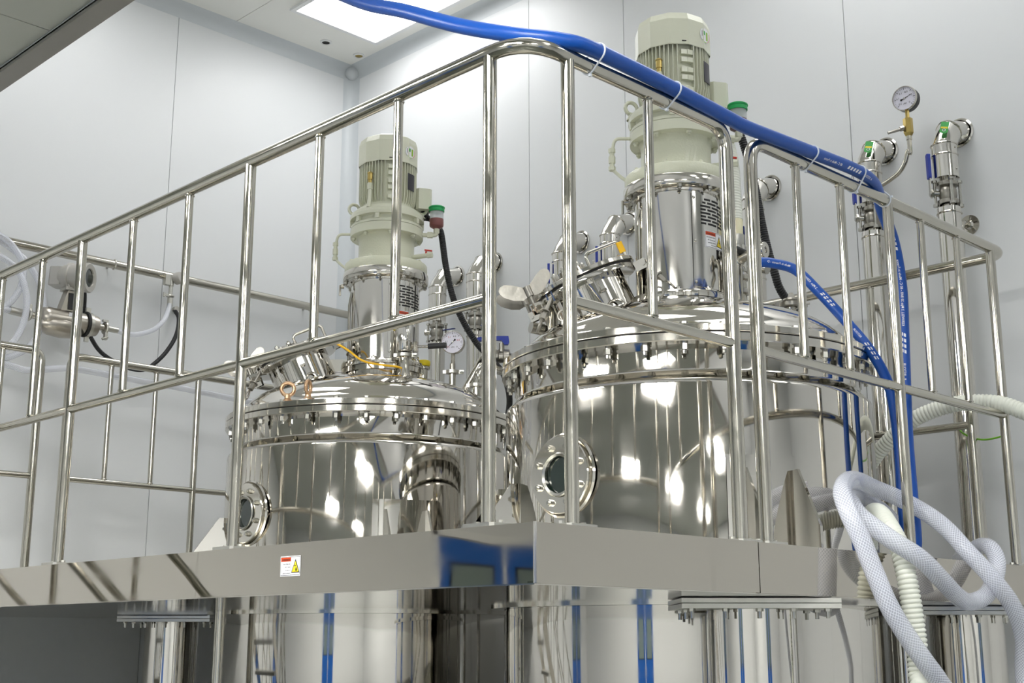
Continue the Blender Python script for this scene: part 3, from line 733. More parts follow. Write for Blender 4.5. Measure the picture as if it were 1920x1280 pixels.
    MB().tube(fillet([pol(.158, 243, .742), b + Vector((0, 0, .03)), b + Vector((0, 0, .10))], .015), .009, 12).cyl(b + Vector((0, 0, .075)), b + Vector((0, 0, .105)), .0125, 6).build('filler_pipe', 'paint', a)
    MB().cyl(b + Vector((0, 0, .105)), b + Vector((0, 0, .122)), .009, 12).cyl(b + Vector((0, 0, .122)), b + Vector((0, 0, .150)), .0120, 14).lathe([(.0135, .150), (.014, .153), (.010, .158), (0, .159)], 14, b).build('breather', 'brass', a)
    # oil return pipe on the left
    pts = fillet([pol(.166, 182, .655), (-.225, -.006, .655), (-.236, -.006, .60), (-.236, -.006, .535), (-.20, -.004, .502), pol(.186, 182, .492)], .02)
    MB().tube(pts, .0062, 10).build('oil_pipe', 'paint', a)
    mb = MB()
    for z0, z1, r in ((.60, .615, .013), (.585, .60, .009), (.558, .585, .0125), (.545, .558, .009), (.53, .545, .013)):
        mb.cyl((-.236, -.006, z0), (-.236, -.006, z1), r, 6)
    mb.build('oil_union', 'paint', a)
    # shaft latch pin under the housing flange
    MB().cyl(pol(.19, 192, .395), pol(.205, 192, .395), .011, 10).cyl(pol(.208, 192, .35), pol(.208, 192, .40), .005, 8).build('latch_pin', 'tube', a)
    MB().tube(fillet([pol(.163, 200, .03), pol(.168, 200, .30), pol(.160, 204, .36)], .03), .006, 8).build('side_tube', 'tube', a)
    # lubricator cup on the right
    c = Vector((.232, -.02, 0))
    cu = MB().lathe([(.008, .676), (.020, .682), (.030, .688), (.032, .692), (.032, .762)], 28, c).build('oil_cup', 'cup', a)
    MB().lathe([(.009, .6745), (.021, .6805), (.031, .6868), (.0328, .692), (.0328, .722), (.031, .7225), (0, .7225)], 28, c).build('oil', 'oil', cu)
    MB().lathe([(.0345, .757), (.036, .759), (.0355, .773), (.038, .775), (.038, .780), (.034, .783), (0, .784)], 32, c).build('cup_cap', 'green', cu)
    MB().tube(fillet([pol(.135, 352, .648), (.232, -.02, .645), (.232, -.02, .682)], .014), .010, 12).cyl((.19, -.02, .647), (.215, -.02, .646), .015, 6).cyl((.232, -.02, .655), (.232, -.02, .676), .014, 6).build('cup_elbow', 'paint', a)
    # drain cock with red lever
    MB().cyl(pol(.12, 345, .535), pol(.225, 345, .540), .011, 12).cyl(pol(.20, 345, .539), pol(.225, 345, .540), .014, 6).build('drain_cock', 'paint', a)
    MB().cyl(pol(.195, 345, .545), pol(.195, 345, .558), .005, 8).box(pol(.205, 345, .562), (.035, .010, .006), Matrix.Rotation(math.radians(345), 3, 'Z') @ Matrix.Rotation(.2, 3, 'Y')).build('cock_lever', 'red', a, smooth=False)
    return a
drive_b = make_drive()
drive_s = copy_tree(drive_b)
drive_b.location = (3.6 - .006, 2.77 + .006, 2.702)
drive_s.location = (3.6 + .03, 4.53 - .03, 2.732)
drive_b['label'] = 'beige motor and gear unit on the nearer tank under the blue hose'
drive_s['label'] = 'beige motor and gear unit on the farther tank left of the corner post'
for ch in drive_b.children:
    if ch.name.startswith('oil_cup'):
        for c2 in ch.children:
            if c2.name.split('.')[0] == 'oil': c2.data = c2.data.copy(); c2.data.materials[0] = M['oildark']

# ================================================================ WALL PIPES WITH MITRED ELBOWS (right wall)
TOCAM = lambda p: (Vector((0, 0, EYE)) - Vector(p)).normalized()
LEFT = Vector((-.707, .707, 0)); RIGHT = -LEFT; FRONT = Vector((-.707, -.707, 0))
def ball_valve(parent, c, grip_up=True, grip=None, s=1.0, side=LEFT):
    """three-piece ball valve on a vertical pipe at c (parent space is world minus parent's location)"""
    c = Vector(c)
    v = MB().lathe([(.034, -.045), (.042, -.045), (.042, -.030), (.030, -.026), (.036, -.012), (.036, .012), (.030, .026), (.042, .030), (.042, .045), (.034, .045)], 18, c).build('valve_body', 'cast', parent)
    for k in range(4):
        d = 45 + 90 * k; q = c + pol(.050, d)
        MB().cyl(q + Vector((0, 0, -.048)), q + Vector((0, 0, .048)), .006, 8).cyl(q + Vector((0, 0, -.056)), q + Vector((0, 0, -.044)), .011, 6).cyl(q + Vector((0, 0, .044)), q + Vector((0, 0, .054)), .011, 6).build('valve_bolt', 'bolt', v)
    st = c + side * .036
    MB().cyl(st, st + side * .035, .012, 10).cyl(st + side * .022, st + side * .030, .018, 6).build('valve_stem', 'bolt', v)
    g = Vector(grip) if grip is not None else Vector((0, 0, 1))
    b = st + side * .032
    x = g.normalized(); n = side.normalized(); y = n.cross(x).normalized()
    Rm = Matrix((x, y, n)).transposed()
    MB().box(b + x * .035, (.075, .020, .004), Rm).build('valve_lever', 'bolt', v, smooth=False)
    MB().box(b + x * .115, (.105, .026, .012), Rm, bev=.005).build('lever_grip', 'bluegrip', v)
    return v
def riser(y, zr, zv, label, r=.050, grip=None, sticker=False, x=4.68):
    o = thing('clad_pipe', label, 'pipe', (x, y, 0), group='clad pipes rising along the right wall')
    def ring(z, rr): return MB().torus((0, 0, z), (0, 0, 1), rr, .004, 24, 6)
    MB().lathe([(0, 0), (r * .92, 0), (r * .92, zv - .062), (0, zv - .062)], 24).build('lower_cladding', 'clad', o)
    ring(zv - .085, r * .93).build('cladding_band', 'flange', o)
    MB().cyl((0, 0, zv - .065), (0, 0, zv + .065), .026, 14).build('pipe', 'tube', o)
    ball_valve(o, (0, 0, zv), grip=grip)
    MB().lathe([(0, zv + .062), (r, zv + .062), (r, zr), (0, zr)], 24).build('upper_cladding', 'clad', o)
    ring(zr - .045, r * 1.0).build('cladding_band', 'flange', o)
    ring(zr, r * 1.01).build('elbow_seam', 'flange', o)
    d = XW - x
    e = MB()
    # mitred middle gore and horizontal end gore
    n = 24
    def rim(c, ax, ux):
        ax = Vector(ax).normalized(); vx = ax.cross(Vector(ux)); return [Vector(c) + Vector(ux) * r * math.cos(2 * PI * k / n) + vx * r * math.sin(2 * PI * k / n) for k in range(n)]
    uy = Vector((0, 1, 0))
    a = [p for p in rim((0, 0, zr), (0, 0, 1), uy)]
    def mit(c, tilt): # cut plane tilted about y
        nrm = Vector((-math.sin(tilt), 0, math.cos(tilt)))
        return c
    sec = [((0, 0, zr), (0, 0, 1), 1.0), ((.012, 0, zr + .018), (.38, 0, .92), 1.0), ((.052, 0, zr + .072), (.75, 0, .66), 1.04), ((d - .008, 0, zr + .098), (1, 0, 0), 1.0)]
    rows = []
    for c, ax, sc in sec:
        ax = Vector(ax).normalized(); vx = ax.cross(uy)
        rows.append([Vector(c) + uy * r * math.cos(2 * PI * k / n) + vx * (r * sc * math.sin(2 * PI * k / n)) for k in range(n)])
    vs = [p for q in rows for p in q]
    fs = [(i * n + k, i * n + (k + 1) % n, (i + 1) * n + (k + 1) % n, (i + 1) * n + k) for i in range(len(rows) - 1) for k in range(n)]
    e.add(vs, fs); e.build('elbow', 'clad', o, angle=25)
    c, ax, sc = sec[2]; MB().torus(c, ax, r * 1.02, .0035, 24, 6).build('elbow_seam', 'flange', o)
    MB().lathe([(r + .004, 0), (r + .012, .002), (r + .012, .006), (r * .9, .006)], 24, (d - .008, 0, zr + .098), (1, 0, 0)).build('wall_rosette', 'clad', o)
    if sticker:
        p = Vector((.012, 0, zr + .045)); nn = (FRONT * 1 + Vector((0, 0, .35)) + LEFT * .35).normalized()
        Mx = place(p + nn * (r + .003), nn, Vector((.45, 0, .9)))
        sh = [(-.030, -.004), (-.022, -.018), (.030, -.018), (.030, .014), (-.022, .014)]
        st = MB().prism(sh, Mx, .002).build('arrow_sticker', 'stickgreen', o, smooth=False)
        MB().box((0, -.002, .0024), (.008, .026, .001)).xf(Mx).build('sticker_band', 'warnyellow', st, smooth=False)
        MB().torus((-.012, -.002, .0025), (0, 0, 1), .006, .0015, 12, 4).xf(Mx).build('sticker_mark', 'white', st)
    for k in (0, 1): MB().sphere(Vector((0, 0, zr - .02 - .09 * k)) + (RIGHT * .6 + FRONT * .8) * r, .004).build('rivet', 'bolt', o)
    return o
riser(2.60, 3.50, 3.262, 'clad steel pipe whose tube carries the wall pressure gauge', sticker=True)
riser(2.262, 3.488, 3.285, 'clad steel pipe farthest right on the wall with a blue lever valve', sticker=True)
riser(4.04, 3.512, 3.29, 'clad steel pipe elbowing into the wall just left of the nearer motor housing')
riser(4.37, 3.488, 3.27, 'clad steel pipe elbowing into the wall above the opened manhole cover')
riser(5.02, 3.510, 3.245, 'clad steel pipe beside the corner post with angled blue lever', grip=RIGHT + Vector((0, 0, -.25)))
riser(5.335, 3.498, 3.235, 'clad steel pipe behind the black conduit of the farther motor', grip=RIGHT + Vector((0, 0, .15)))
riser(3.19, 3.485, 3.20, 'clad steel pipe right behind the nearer motor housing')

# gauge on its siphon tube, wall escutcheon
def gauge(label, c, nrm, R, stem_len, body_m, parent=None, needle=0.25, marks=24, cat='gauge', blackback=True):
    o = thing('pressure_gauge', label, cat, c)
    Mx = place((0, 0, 0), nrm, (0, 0, 1))          # x of dial plane is up
    MB().lathe([(0, -.042), (R * .96, -.042), (R * 1.02, -.036), (R * 1.02, .002)], 36).xf(Mx).build('case', 'black' if blackback else 'satin', o)
    MB().lathe([(R * 1.02, -.002), (R * 1.05, -.001), (R * 1.05, .006), (R * 1.0, .010), (R * .95, .006), (R * .95, .002)], 36).xf(Mx).build('bezel', 'flange', o)
    dl = MB().lathe([(0, .0025), (R * .96, .0025)], 36).xf(Mx).build('dial', 'dial', o)
    tk = MB()
    for k in range(marks + 1):
        a = math.radians(-135 + 270 * k / marks); big = k % 4 == 0
        r1 = R * (.72 if big else .80); r2 = R * .88; w = .0011 if big else .0006
        ca, sa = math.cos(a), math.sin(a)
        tk.add([Mx @ Vector((r1 * ca - w * sa, r1 * sa + w * ca, .0032)), Mx @ Vector((r2 * ca - w * sa, r2 * sa + w * ca, .0032)), Mx @ Vector((r2 * ca + w * sa, r2 * sa - w * ca, .0032)), Mx @ Vector((r1 * ca + w * sa, r1 * sa - w * ca, .0032))], [(0, 1, 2, 3)])
    tk.build('dial_marks', 'ink', dl, smooth=False)
    nm = MB(); rm = MB()
    for k, (t, a) in enumerate((('0', -135), ('0.4', -70), ('0.8', -20), ('1.2', 30), ('1.6', 80), ('2.0', 135))):
        vs, fs, w = text_mesh(t, R * .22, True); a = math.radians(a)
        cx, cy = R * .56 * math.cos(a), R * .56 * math.sin(a)
        tgt = rm if (not blackback and k % 2) else nm
        tgt.add([Mx @ Vector((cx + (v.y - R * .08), cy - (v.x - w / 2), .0032)) for v in vs], fs)
    vs, fs, w = text_mesh('MPa', R * .18, True); nm.add([Mx @ Vector((-R * .5 + v.y, -(v.x - w / 2), .0032)) for v in vs], fs)
    nm.build('dial_numbers', 'ink', dl, smooth=False)
    if rm.v: rm.build('dial_numbers', 'redink', dl, smooth=False)
    a = needle; ca, sa = math.cos(a), math.sin(a)
    def P(r, t): return Mx @ Vector((r * ca - t * sa, r * sa + t * ca, .0048))
    MB().add([P(R * .80, 0), P(0, .0018), P(-R * .16, .0018), P(-R * .32, .0050), P(-R * .40, 0), P(-R * .32, -.0050), P(-R * .16, -.0018), P(0, -.0018)], [tuple(range(8))]).build('needle', 'ink', o, smooth=False)
    MB().lathe([(0, .0065), (.004, .006), (.004, .003)], 12).xf(Mx).build('needle_cap', 'bolt', o)
    b = Vector((0, 0, -R)) + Vector(nrm).normalized() * -.015
    MB().cyl(b + Vector((0, 0, .004)), b + Vector((0, 0, -stem_len)), .009, 6).cyl(b + Vector((0, 0, -.004)), b + Vector((0, 0, -.012)), .0075, 12).build('stem', body_m, o)
    return o, b
NG = Vector((-1.16, -.12, -.10)).normalized()
GC = Vector((4.64, 2.395, 3.722))
go, gb = gauge('black-backed round pressure gauge on a brass cock high on the right wall', GC, NG, .050, .036, 'brass', needle=math.radians(-70), blackback=True)
b = GC + gb
gc_ = thing('gauge_cock', 'brass hexagonal gauge cock with small lever below the wall gauge', 'valve', b + Vector((0, 0, -.036)))
MB().cyl((0, 0, -.062), (0, 0, 0), .0195, 6).lathe([(0, -.078), (.011, -.078), (.019, -.062)], 6).build('cock_body', 'brass', gc_, angle=25)
MB().cyl(LEFT * .018 + Vector((0, 0, -.04)), LEFT * .034 + Vector((0, 0, -.045)), .011, 6).cyl(LEFT * .030 + Vector((0, 0, -.045)), LEFT * .085 + Vector((0, 0, -.062)), .0065, 8).build('cock_lever', 'cast', gc_)
MB().cyl((0, 0, -.092), (0, 0, -.076), .012, 10).build('lower_nut', 'tube', gc_)
p0 = b + Vector((0, 0, -.125))
sp = [p0, p0 + Vector((.0, .0, -.06)), Vector((4.655, 2.405, 3.50)), Vector((4.66, 2.425, 3.455)), Vector((4.665, 2.46, 3.42)), Vector((4.672, 2.52, 3.398)), Vector((4.675, 2.555, 3.39))]
so = MB().tube(spline(sp, 8), .0095, 12).build('siphon_tube', 'tube', None)
tag(so, 'bent thin steel tube linking the wall gauge to its clad pipe', 'pipe')
es = thing('wall_escutcheon', 'round steel wall flange with bent tube below the far right pipe valve', 'pipe', (XW, 2.253, 3.186))
MB().lathe([(0, .016), (.014, .016), (.02, .006), (.042, .003), (.043, 0), (0, 0)], 28, (0, 0, 0), (-1, 0, 0)).build('flange_disc', 'flange', es)
MB().tube(fillet([(0, 0, 0), (-.075, .0, -.004), (-.085, .01, -.30), (-.085, .02, -1.3)], .05), .013, 12).build('bent_tube', 'tube', es)

# ================================================================ LEFT WALL: PIPE, SAMPLE VALVE, FLOW METER
lp = thing('wall_pipe', 'long horizontal steel pipe high along the left wall', 'pipe', (3.0, 6.30, 3.531))
MB().cyl((-2.2, 0, 0), (XW - 3.0, 0, 0), .024, 18).build('pipe_run', 'tube', lp)
for x in (-1.2, .2, 1.5): MB().torus((x, 0, 0), (1, 0, 0), .026, .004, 20, 6).cyl((x, 0, 0), (x, YW - 6.30, 0), .006, 8).build('pipe_clip', 'satin', lp)
sv = thing('sample_valve', 'small diaphragm valve with round white cap on the left wall pipe', 'valve', (3.535, 6.285, 3.50))
MB().cyl((0, -.01, .03), (0, -.01, -.03), .015, 14).box((-.03, -.015, .0), (.03, .03, .06)).cyl((0, -.01, -.03), (0, -.01, -.085), .011, 12).build('valve_body', 'satin', sv)
MB().lathe([(0, .012), (.03, .010), (.034, 0), (.034, -.03), (.02, -.036)], 20, (.035, -.045, .018), (.35, -.9, .1)).build('valve_cap', 'meter', sv)
MB().torus((0, -.01, -.088), (0, 0, 1), .017, .006, 18, 8).box((-.028, -.02, -.088), (.03, .008, .014)).cyl((-.045, -.02, -.10), (-.045, -.02, -.076), .006, 8).build('clamp', 'satin', sv)
MB().cyl((0, -.01, -.10), (0, -.01, -.145), .016, 12).build('hose_ferrule', 'satin', sv)
fm = thing('flow_meter', 'steel mass flow meter with round display head on the left wall', 'flow meter', (2.93, 6.17, 3.14))
MB().lathe([(0, -.185), (.03, -.182), (.050, -.165), (.056, -.14), (.056, .105), (.052, .128), (.02, .132), (0, .132)], 28, (0, 0, 0), (1, 0, 0)).build('sensor_tube', 'meterbody', fm)
mb = MB().lathe([(.0, -.17), (.034, -.145), (.054, -.10), (.060, -.03), (.054, .04), (.034, .08), (0, .10)], 24, (-.03, 0, -.032), (1, 0, 0)); mb.build('sensor_belly', 'meterbody', fm)
MB().torus((.068, 0, 0), (1, 0, 0), .058, .010, 28, 8).build('clamp_liner', 'gasket', fm)
MB().lathe([(.056, -.012), (.064, -.012), (.064, .012), (.056, .012)], 28, (.080, 0, 0), (1, 0, 0)).box((.080, 0, .075), (.022, .014, .03)).box((.080, 0, -.075), (.022, .014, .03)).build('mounting_clamp', 'satin', fm)
MB().cyl((.13, 0, 0), (.185, 0, .0), .018, 14).cyl((-.185, 0, 0), (-.26, 0, 0), .018, 14).build('process_pipe', 'tube', fm)
MB().torus((.180, 0, 0), (1, 0, 0), .028, .008, 18, 8).box((.180, -.01, -.04), (.016, .02, .05)).box((.173, -.012, .034), (.03, .012, .012)).cyl((.160, -.015, -.065), (.190, -.015, -.05), .007, 8).build('tri_clamp', 'satin', fm)
MB().torus((-.232, 0, 0), (1, 0, 0), .026, .008, 18, 8).box((-.232, -.01, .035), (.014, .016, .03)).build('tri_clamp', 'satin', fm)
MB().cyl((.185, 0, 0), (.250, 0, -.002), .016, 12).cyl((-.26, 0, 0), (-.33, .0, .004), .020, 12).build('hose_ferrule', 'satin', fm)
MB().prism([(-.085, .035), (.03, .045), (.015, .155), (-.05, .155)], Matrix(((1, 0, 0, 0), (0, 0, 1, -.03), (0, 1, 0, 0), (0, 0, 0, 1))), .06).build('pedestal', 'meterbody', fm, smooth=False)
MB().box((-.018, -.035, .098), (.055, .006, .085)).build('data_plate', 'black', fm, smooth=False)
MB().box((-.018, -.0552, .018), (.062, .002, .032), Matrix.Rotation(.3, 3, 'X')).build('type_label', 'white', fm, smooth=False)
MB().box((-.02, 0, .165), (.09, .07, .016)).cyl((-.05, -.03, .165), (-.05, -.03, .19), .007, 6).cyl((.01, -.03, .165), (.01, -.03, .19), .007, 6).build('neck_flange', 'meter', fm, smooth=False)
ha = Vector((.62, -.78, -.04)).normalized(); hc = Vector((.000, -.02, .232))
MB().lathe([(0, -.088), (.056, -.086), (.064, -.07), (.068, -.045), (.078, -.042), (.078, -.03), (.070, -.026), (.072, .02), (.076, .05), (.078, .06), (.072, .068), (.050, .066), (.048, .058)], 32, hc, ha).build('display_head', 'meter', fm)
MB().lathe([(0, .059), (.049, .059)], 28, hc, ha).build('display_glass', 'glass', fm)
MB().box(hc - ha * .100, (.075, .105, .095), place((0, 0, 0), ha, (0, 0, 1)).to_3x3() @ Matrix.Rotation(PI / 2, 3, 'Y'), bev=.012).build('terminal_box', 'meter', fm)
# black cables on the left wall
def conduit(pts, r, label, m='blackhose', rib=True):
    mb = MB()
    if rib: ribbed(mb, spline(pts, 10), r, .009, .16, 12)
    else: mb.tube(spline(pts, 10), r, 12)
    o = mb.build('cable_conduit', m, None, angle=60); tag(o, label, 'cable'); return o
conduit([(2.93, 6.13, 3.335), (2.985, 6.18, 3.31), (3.025, 6.25, 3.249), (3.040, 6.26, 3.182), (3.063, 6.25, 3.115), (3.116, 6.24, 3.038), (3.180, 6.22, 2.990), (3.275, 6.20, 2.955), (3.363, 6.20, 2.959), (3.424, 6.20, 3.003), (3.501, 6.22, 3.083), (3.570, 6.25, 3.189), (3.61, 6.30, 3.30), (3.62, 6.365, 3.362)], .012, 'black ribbed cable drooping between the flow meter and the left wall')
wn = MB().lathe([(0, .03), (.016, .028), (.016, 0), (0, 0)], 14, (3.624, YW, 3.37), (0, -1, 0)).build('cable_gland', 'meter', None); tag(wn, 'small grey cable gland on the left wall right of the sample valve', 'cable gland')

# ================================================================ HOSES
def hose(name, pts, r, m, label, cat='hose', n=14, per=10, uv=False, group=None):
    o = MB().tube(spline(pts, per), r, n, uv=uv).build(name, m, None, angle=70); tag(o, label, cat, group); return o
def print_on(parent, path, r, ref, s0, items, m):
    """flat print wrapped on a hose: items are (kind, value, size); lettering mirror-wise"""
    P = resample(path, .004); S = [0.0]
    for a, b in zip(P, P[1:]): S.append(S[-1] + (b - a).length)
    def at(s):
        import bisect
        i = max(0, min(len(P) - 2, bisect.bisect(S, s) - 1)); t = (s - S[i]) / max(1e-9, S[i + 1] - S[i])
        T = (P[min(i + 2, len(P) - 1)] - P[max(0, i - 1)]).normalized(); return P[i] + (P[i + 1] - P[i]) * t, T
    mb = MB(); s = s0
    for kind, val, size, dy in items:
        if kind == 'gap': s += val; continue
        if kind == 'text':
            vs, fs, w = text_mesh(val, size, True, size * .01)
        else:
            vs, fs, w = [], [], 0.0
            for k in range(val):
                o = len(vs); x = k * size * 1.25
                vs += [Vector((x, 0, 0)), Vector((x + size * .75, 0, 0)), Vector((x + size * 1.15, size * .8, 0)), Vector((x + size * .4, size * .8, 0))]; fs.append((o, o + 1, o + 2, o + 3)); w = x + size * 1.2
        out = []
        for v in vs:
            p, T = at(s + v.x); n = Vector(ref); n = (n - T * n.dot(T)).normalized(); u = n.cross(T); a = (v.y - size * .35 + dy) / r
            out.append(p + (n * math.cos(a) + u * math.sin(a)) * (r + .0006))
        mb.add(out, fs); s += w
    o = mb.build('hose_print', m, parent, smooth=False); o['kind'] = 'stuff'; return o
YA = 1.924
BA = [(1.75, 4.2, 5.15), (1.90, 3.75, 4.40), (1.99, 3.17, 3.66), (1.987, 2.661, 3.293), (1.983, 2.400, 3.150), (1.997, 2.208, 3.046), (2.03, 2.045, 2.975), (2.085, 1.955, 2.950), (2.16, YA, 2.945), (2.33, YA, 2.945), (2.51, YA, 2.940), (2.70, YA, 2.932), (2.80, YA, 2.928), (2.938, YA, 2.934), (3.16, YA, 2.945), (3.40, YA + .004, 2.956), (3.54, 1.95, 2.952), (3.665, 2.0, 2.915), (3.765, 2.020, 2.830), (3.815, 2.030, 2.690), (3.808, 2.030, 2.534), (3.795, 2.030, 2.353), (3.785, 2.030, 2.177), (3.79, 2.030, 1.991), (3.80, 2.035, 1.84), (3.84, 2.09, 1.812), (3.98, 2.25, 1.812)]
bh = hose('rubber_hose', BA, .0195, 'blue', 'thick blue rubber hose draped over the guardrail and down beside a post', per=12)
bp = spline(BA, 12)
def slen(path, test):
    s = 0.0
    for a, b in zip(path, path[1:]):
        if test(b): return s
        s += (b - a).length
    return s
REF = Vector((-.45, -.86, -.20))
LOGO = lambda k, sz: ('mark', k, sz, 0)
TXT = 'KERWELL 2 Mpa 20 BAR - 80 C - Made in France'
s1 = slen(bp, lambda p: p.x > 3.18 and p.z > 2.9)
print_on(bh, bp, .0195, Vector((-.35, -.78, -.62)), s1, [('text', TXT[22:], .011, 0), ('gap', .03, 0, 0), LOGO(5, .013), ('gap', .02, 0, 0), ('text', 'A  RETOUR', .011, 0)], 'white')
s2 = slen(bp, lambda p: p.z < 2.86 and p.x > 3.7)
print_on(bh, bp, .0195, Vector((-.86, -.50, -.1)), s2, [LOGO(4, .015), ('gap', .03, 0, 0), ('text', TXT, .0115, 0), ('gap', .02, 0, 0), LOGO(4, .015), ('gap', .03, 0, 0), ('text', '8   RETOUR', .011, 0)], 'white')
BB = [(3.578, 2.452, 2.812), (3.600, 2.430, 2.812), (3.633, 2.400, 2.808), (3.690, 2.350, 2.785), (3.725, 2.280, 2.695), (3.752, 2.200, 2.583), (3.785, 2.135, 2.475), (3.83, 2.105, 2.36), (3.85, 2.098, 2.2), (3.852, 2.098, 2.0), (3.855, 2.10, 1.85), (3.90, 2.16, 1.812), (4.08, 2.32, 1.812)]
bh2 = hose('rubber_hose', BB, .0175, 'blue', 'blue rubber hose curving down from a chrome fitting on the nearer tank', per=12)
bp2 = spline(BB, 12)
print_on(bh2, bp2, .0175, Vector((-.80, -.60, -.05)), .05, [('text', 'Made in France - D', .0105, 0), ('gap', .05, 0, 0), ('text', '2 Mpa  KERWELL', .0105, 0), ('gap', .02, 0, 0), LOGO(4, .014), ('gap', .10, 0, 0), ('text', 'RETOUR', .010, 0), ('gap', .02, 0, 0), LOGO(4, .014)], 'white')
# cable ties
def tie(x, lab, rr=.0215):
    p = min(bp, key=lambda q: abs(q.x - x) + (0 if q.z > 2.9 and q.y < 1.99 else 9)); i = bp.index(p)
    T = (bp[i + 1] - bp[i - 1]).normalized()
    o = MB()
    # flat loop round hose and rail
    q = Vector((p.x, RY, ZT)); ax = Vector((1, 0, 0)); d = (p - q); d.x = 0; e = d.normalized(); f = ax.cross(e)
    ring = []
    for k in range(13): a = -PI / 2 + PI * k / 12; ring.append(Vector(p) + (e * math.cos(a) + f * math.sin(a)) * .0212)
    for k in range(13): a = PI / 2 + PI * k / 12; ring.append(Vector((p.x, RY, ZT)) + (e * math.cos(a) + f * math.sin(a)) * .0212)
    ring.append(ring[0])
    o.tube(ring, .0024, 6)
    o.box(Vector((p.x, RY, ZT)) - e * .012 + f * .022, (.007, .007, .007))
    t = o.build('cable_tie', 'tie', None); tag(t, lab, 'cable tie', 'white ties on the blue hose')
tie(2.19, 'white cable tie on the blue hose nearest the front corner')
tie(2.50, 'white cable tie on the blue hose below the nearer motor')
tie(3.14, 'white cable tie on the blue hose above the first right baluster')
tie(3.41, 'white cable tie on the blue hose left of where it leaves the rail')
tie(3.60, 'white cable tie on the blue hose where it bends down')
# clear braided hoses hanging over the right fascia
CA = [(3.43, 1.74, .30), (3.45, 1.74, .75), (3.43, 1.75, 1.20), (3.390, 1.752, 1.392), (3.345, 1.752, 1.445), (3.285, 1.758, 1.498), (3.225, 1.772, 1.565), (3.175, 1.79, 1.642), (3.150, 1.812, 1.729), (3.129, 1.832, 1.814), (3.120, 1.860, 1.886), (3.159, 1.900, 1.948), (3.281, 1.955, 1.994), (3.437, 2.01, 2.013), (3.59, 2.045, 2.006), (3.69, 2.03, 1.985), (3.735, 1.96, 1.935), (3.73, 1.89, 1.880), (3.715, 1.825, 1.811), (3.755, 1.772, 1.730), (3.838, 1.755, 1.650), (3.915, 1.765, 1.561), (3.953, 1.79, 1.469), (3.952, 1.79, 1.375), (3.94, 1.78, 1.0), (3.90, 1.77, .3)]
hose('clear_hose', CA, .026, 'clear', 'clear braided hose looping over the platform edge and hanging on both sides', n=20, uv=True, group='clear braided hoses at the right edge')
CB = [(4.12, 2.22, 1.83), (3.90, 2.17, 1.94), (3.64, 2.118, 1.982), (3.42, 2.03, 1.966), (3.275, 1.945, 1.934), (3.222, 1.885, 1.885), (3.250, 1.82, 1.825), (3.332, 1.772, 1.769), (3.437, 1.768, 1.714), (3.566, 1.79, 1.673), (3.684, 1.812, 1.660), (3.790, 1.812, 1.682), (3.875, 1.82, 1.735), (3.925, 1.832, 1.79), (3.96, 1.865, 1.832), (4.03, 1.93, 1.846), (4.11, 2.01, 1.832), (4.22, 2.10, 1.82)]
hose('clear_hose', CB, .026, 'clear', 'clear braided hose sagging in a shallow loop across the right fascia', n=20, uv=True, group='clear braided hoses at the right edge')
W1 = [(3.80, 2.20, 1.83), (3.73, 2.155, 1.89), (3.63, 2.085, 1.93), (3.50, 1.985, 1.918), (3.40, 1.90, 1.868), (3.36, 1.848, 1.803), (3.344, 1.825, 1.725), (3.345, 1.815, 1.635), (3.351, 1.812, 1.549), (3.348, 1.81, 1.463), (3.335, 1.80, 1.38), (3.31, 1.80, .9), (3.30, 1.80, .3)]
o = ribbed(MB(), spline(W1, 12), .0295, .013, .17, 18).build('ribbed_hose', 'ribbed', None, angle=80); tag(o, 'white ribbed hose hanging straight down over the right platform edge', 'hose')
W2 = [(4.36, 1.55, 2.10), (4.335, 1.74, 2.245), (4.320, 1.868, 2.308), (4.310, 1.943, 2.345), (4.300, 2.022, 2.362), (4.280, 2.115, 2.362), (4.260, 2.215, 2.338), (4.255, 2.285, 2.305), (4.26, 2.359, 2.257), (4.27, 2.43, 2.20), (4.29, 2.52, 2.10), (4.30, 2.62, 1.95), (4.30, 2.66, 1.82)]
o = ribbed(MB(), spline(W2, 12), .029, .013, .17, 18).build('ribbed_hose', 'ribbed', None, angle=80); tag(o, 'white ribbed hose arching behind the right guardrail at mid height', 'hose')
W3 = [(3.800, 2.700, 3.395), (3.790, 2.676, 3.34), (3.772, 2.652, 3.26), (3.750, 2.634, 3.149), (3.735, 2.620, 3.036)]
w3 = thing('ribbed_hose', 'white ribbed duct dropping upright beside the nearer motor housing', 'hose', (3.735, 2.620, 2.98))
A3 = Vector((3.735, 2.620, 2.98))
def rel(pts, A): return [Vector(p) - A for p in pts]
ribbed(MB(), rel(spline(W3, 12), A3), .027, .0115, .12, 18).build('duct', 'ribbed', w3, angle=80)
MB().lathe([(.0, .0), (.024, .0), (.025, .06), (.022, .066)], 20, (0, 0, 0)).build('cuff', 'ribbedold', w3)
MB().lathe([(0, -.040), (.026, -.040), (.028, -.036), (.029, 0), (0, 0)], 20).build('ferrule', 'satin', w3)
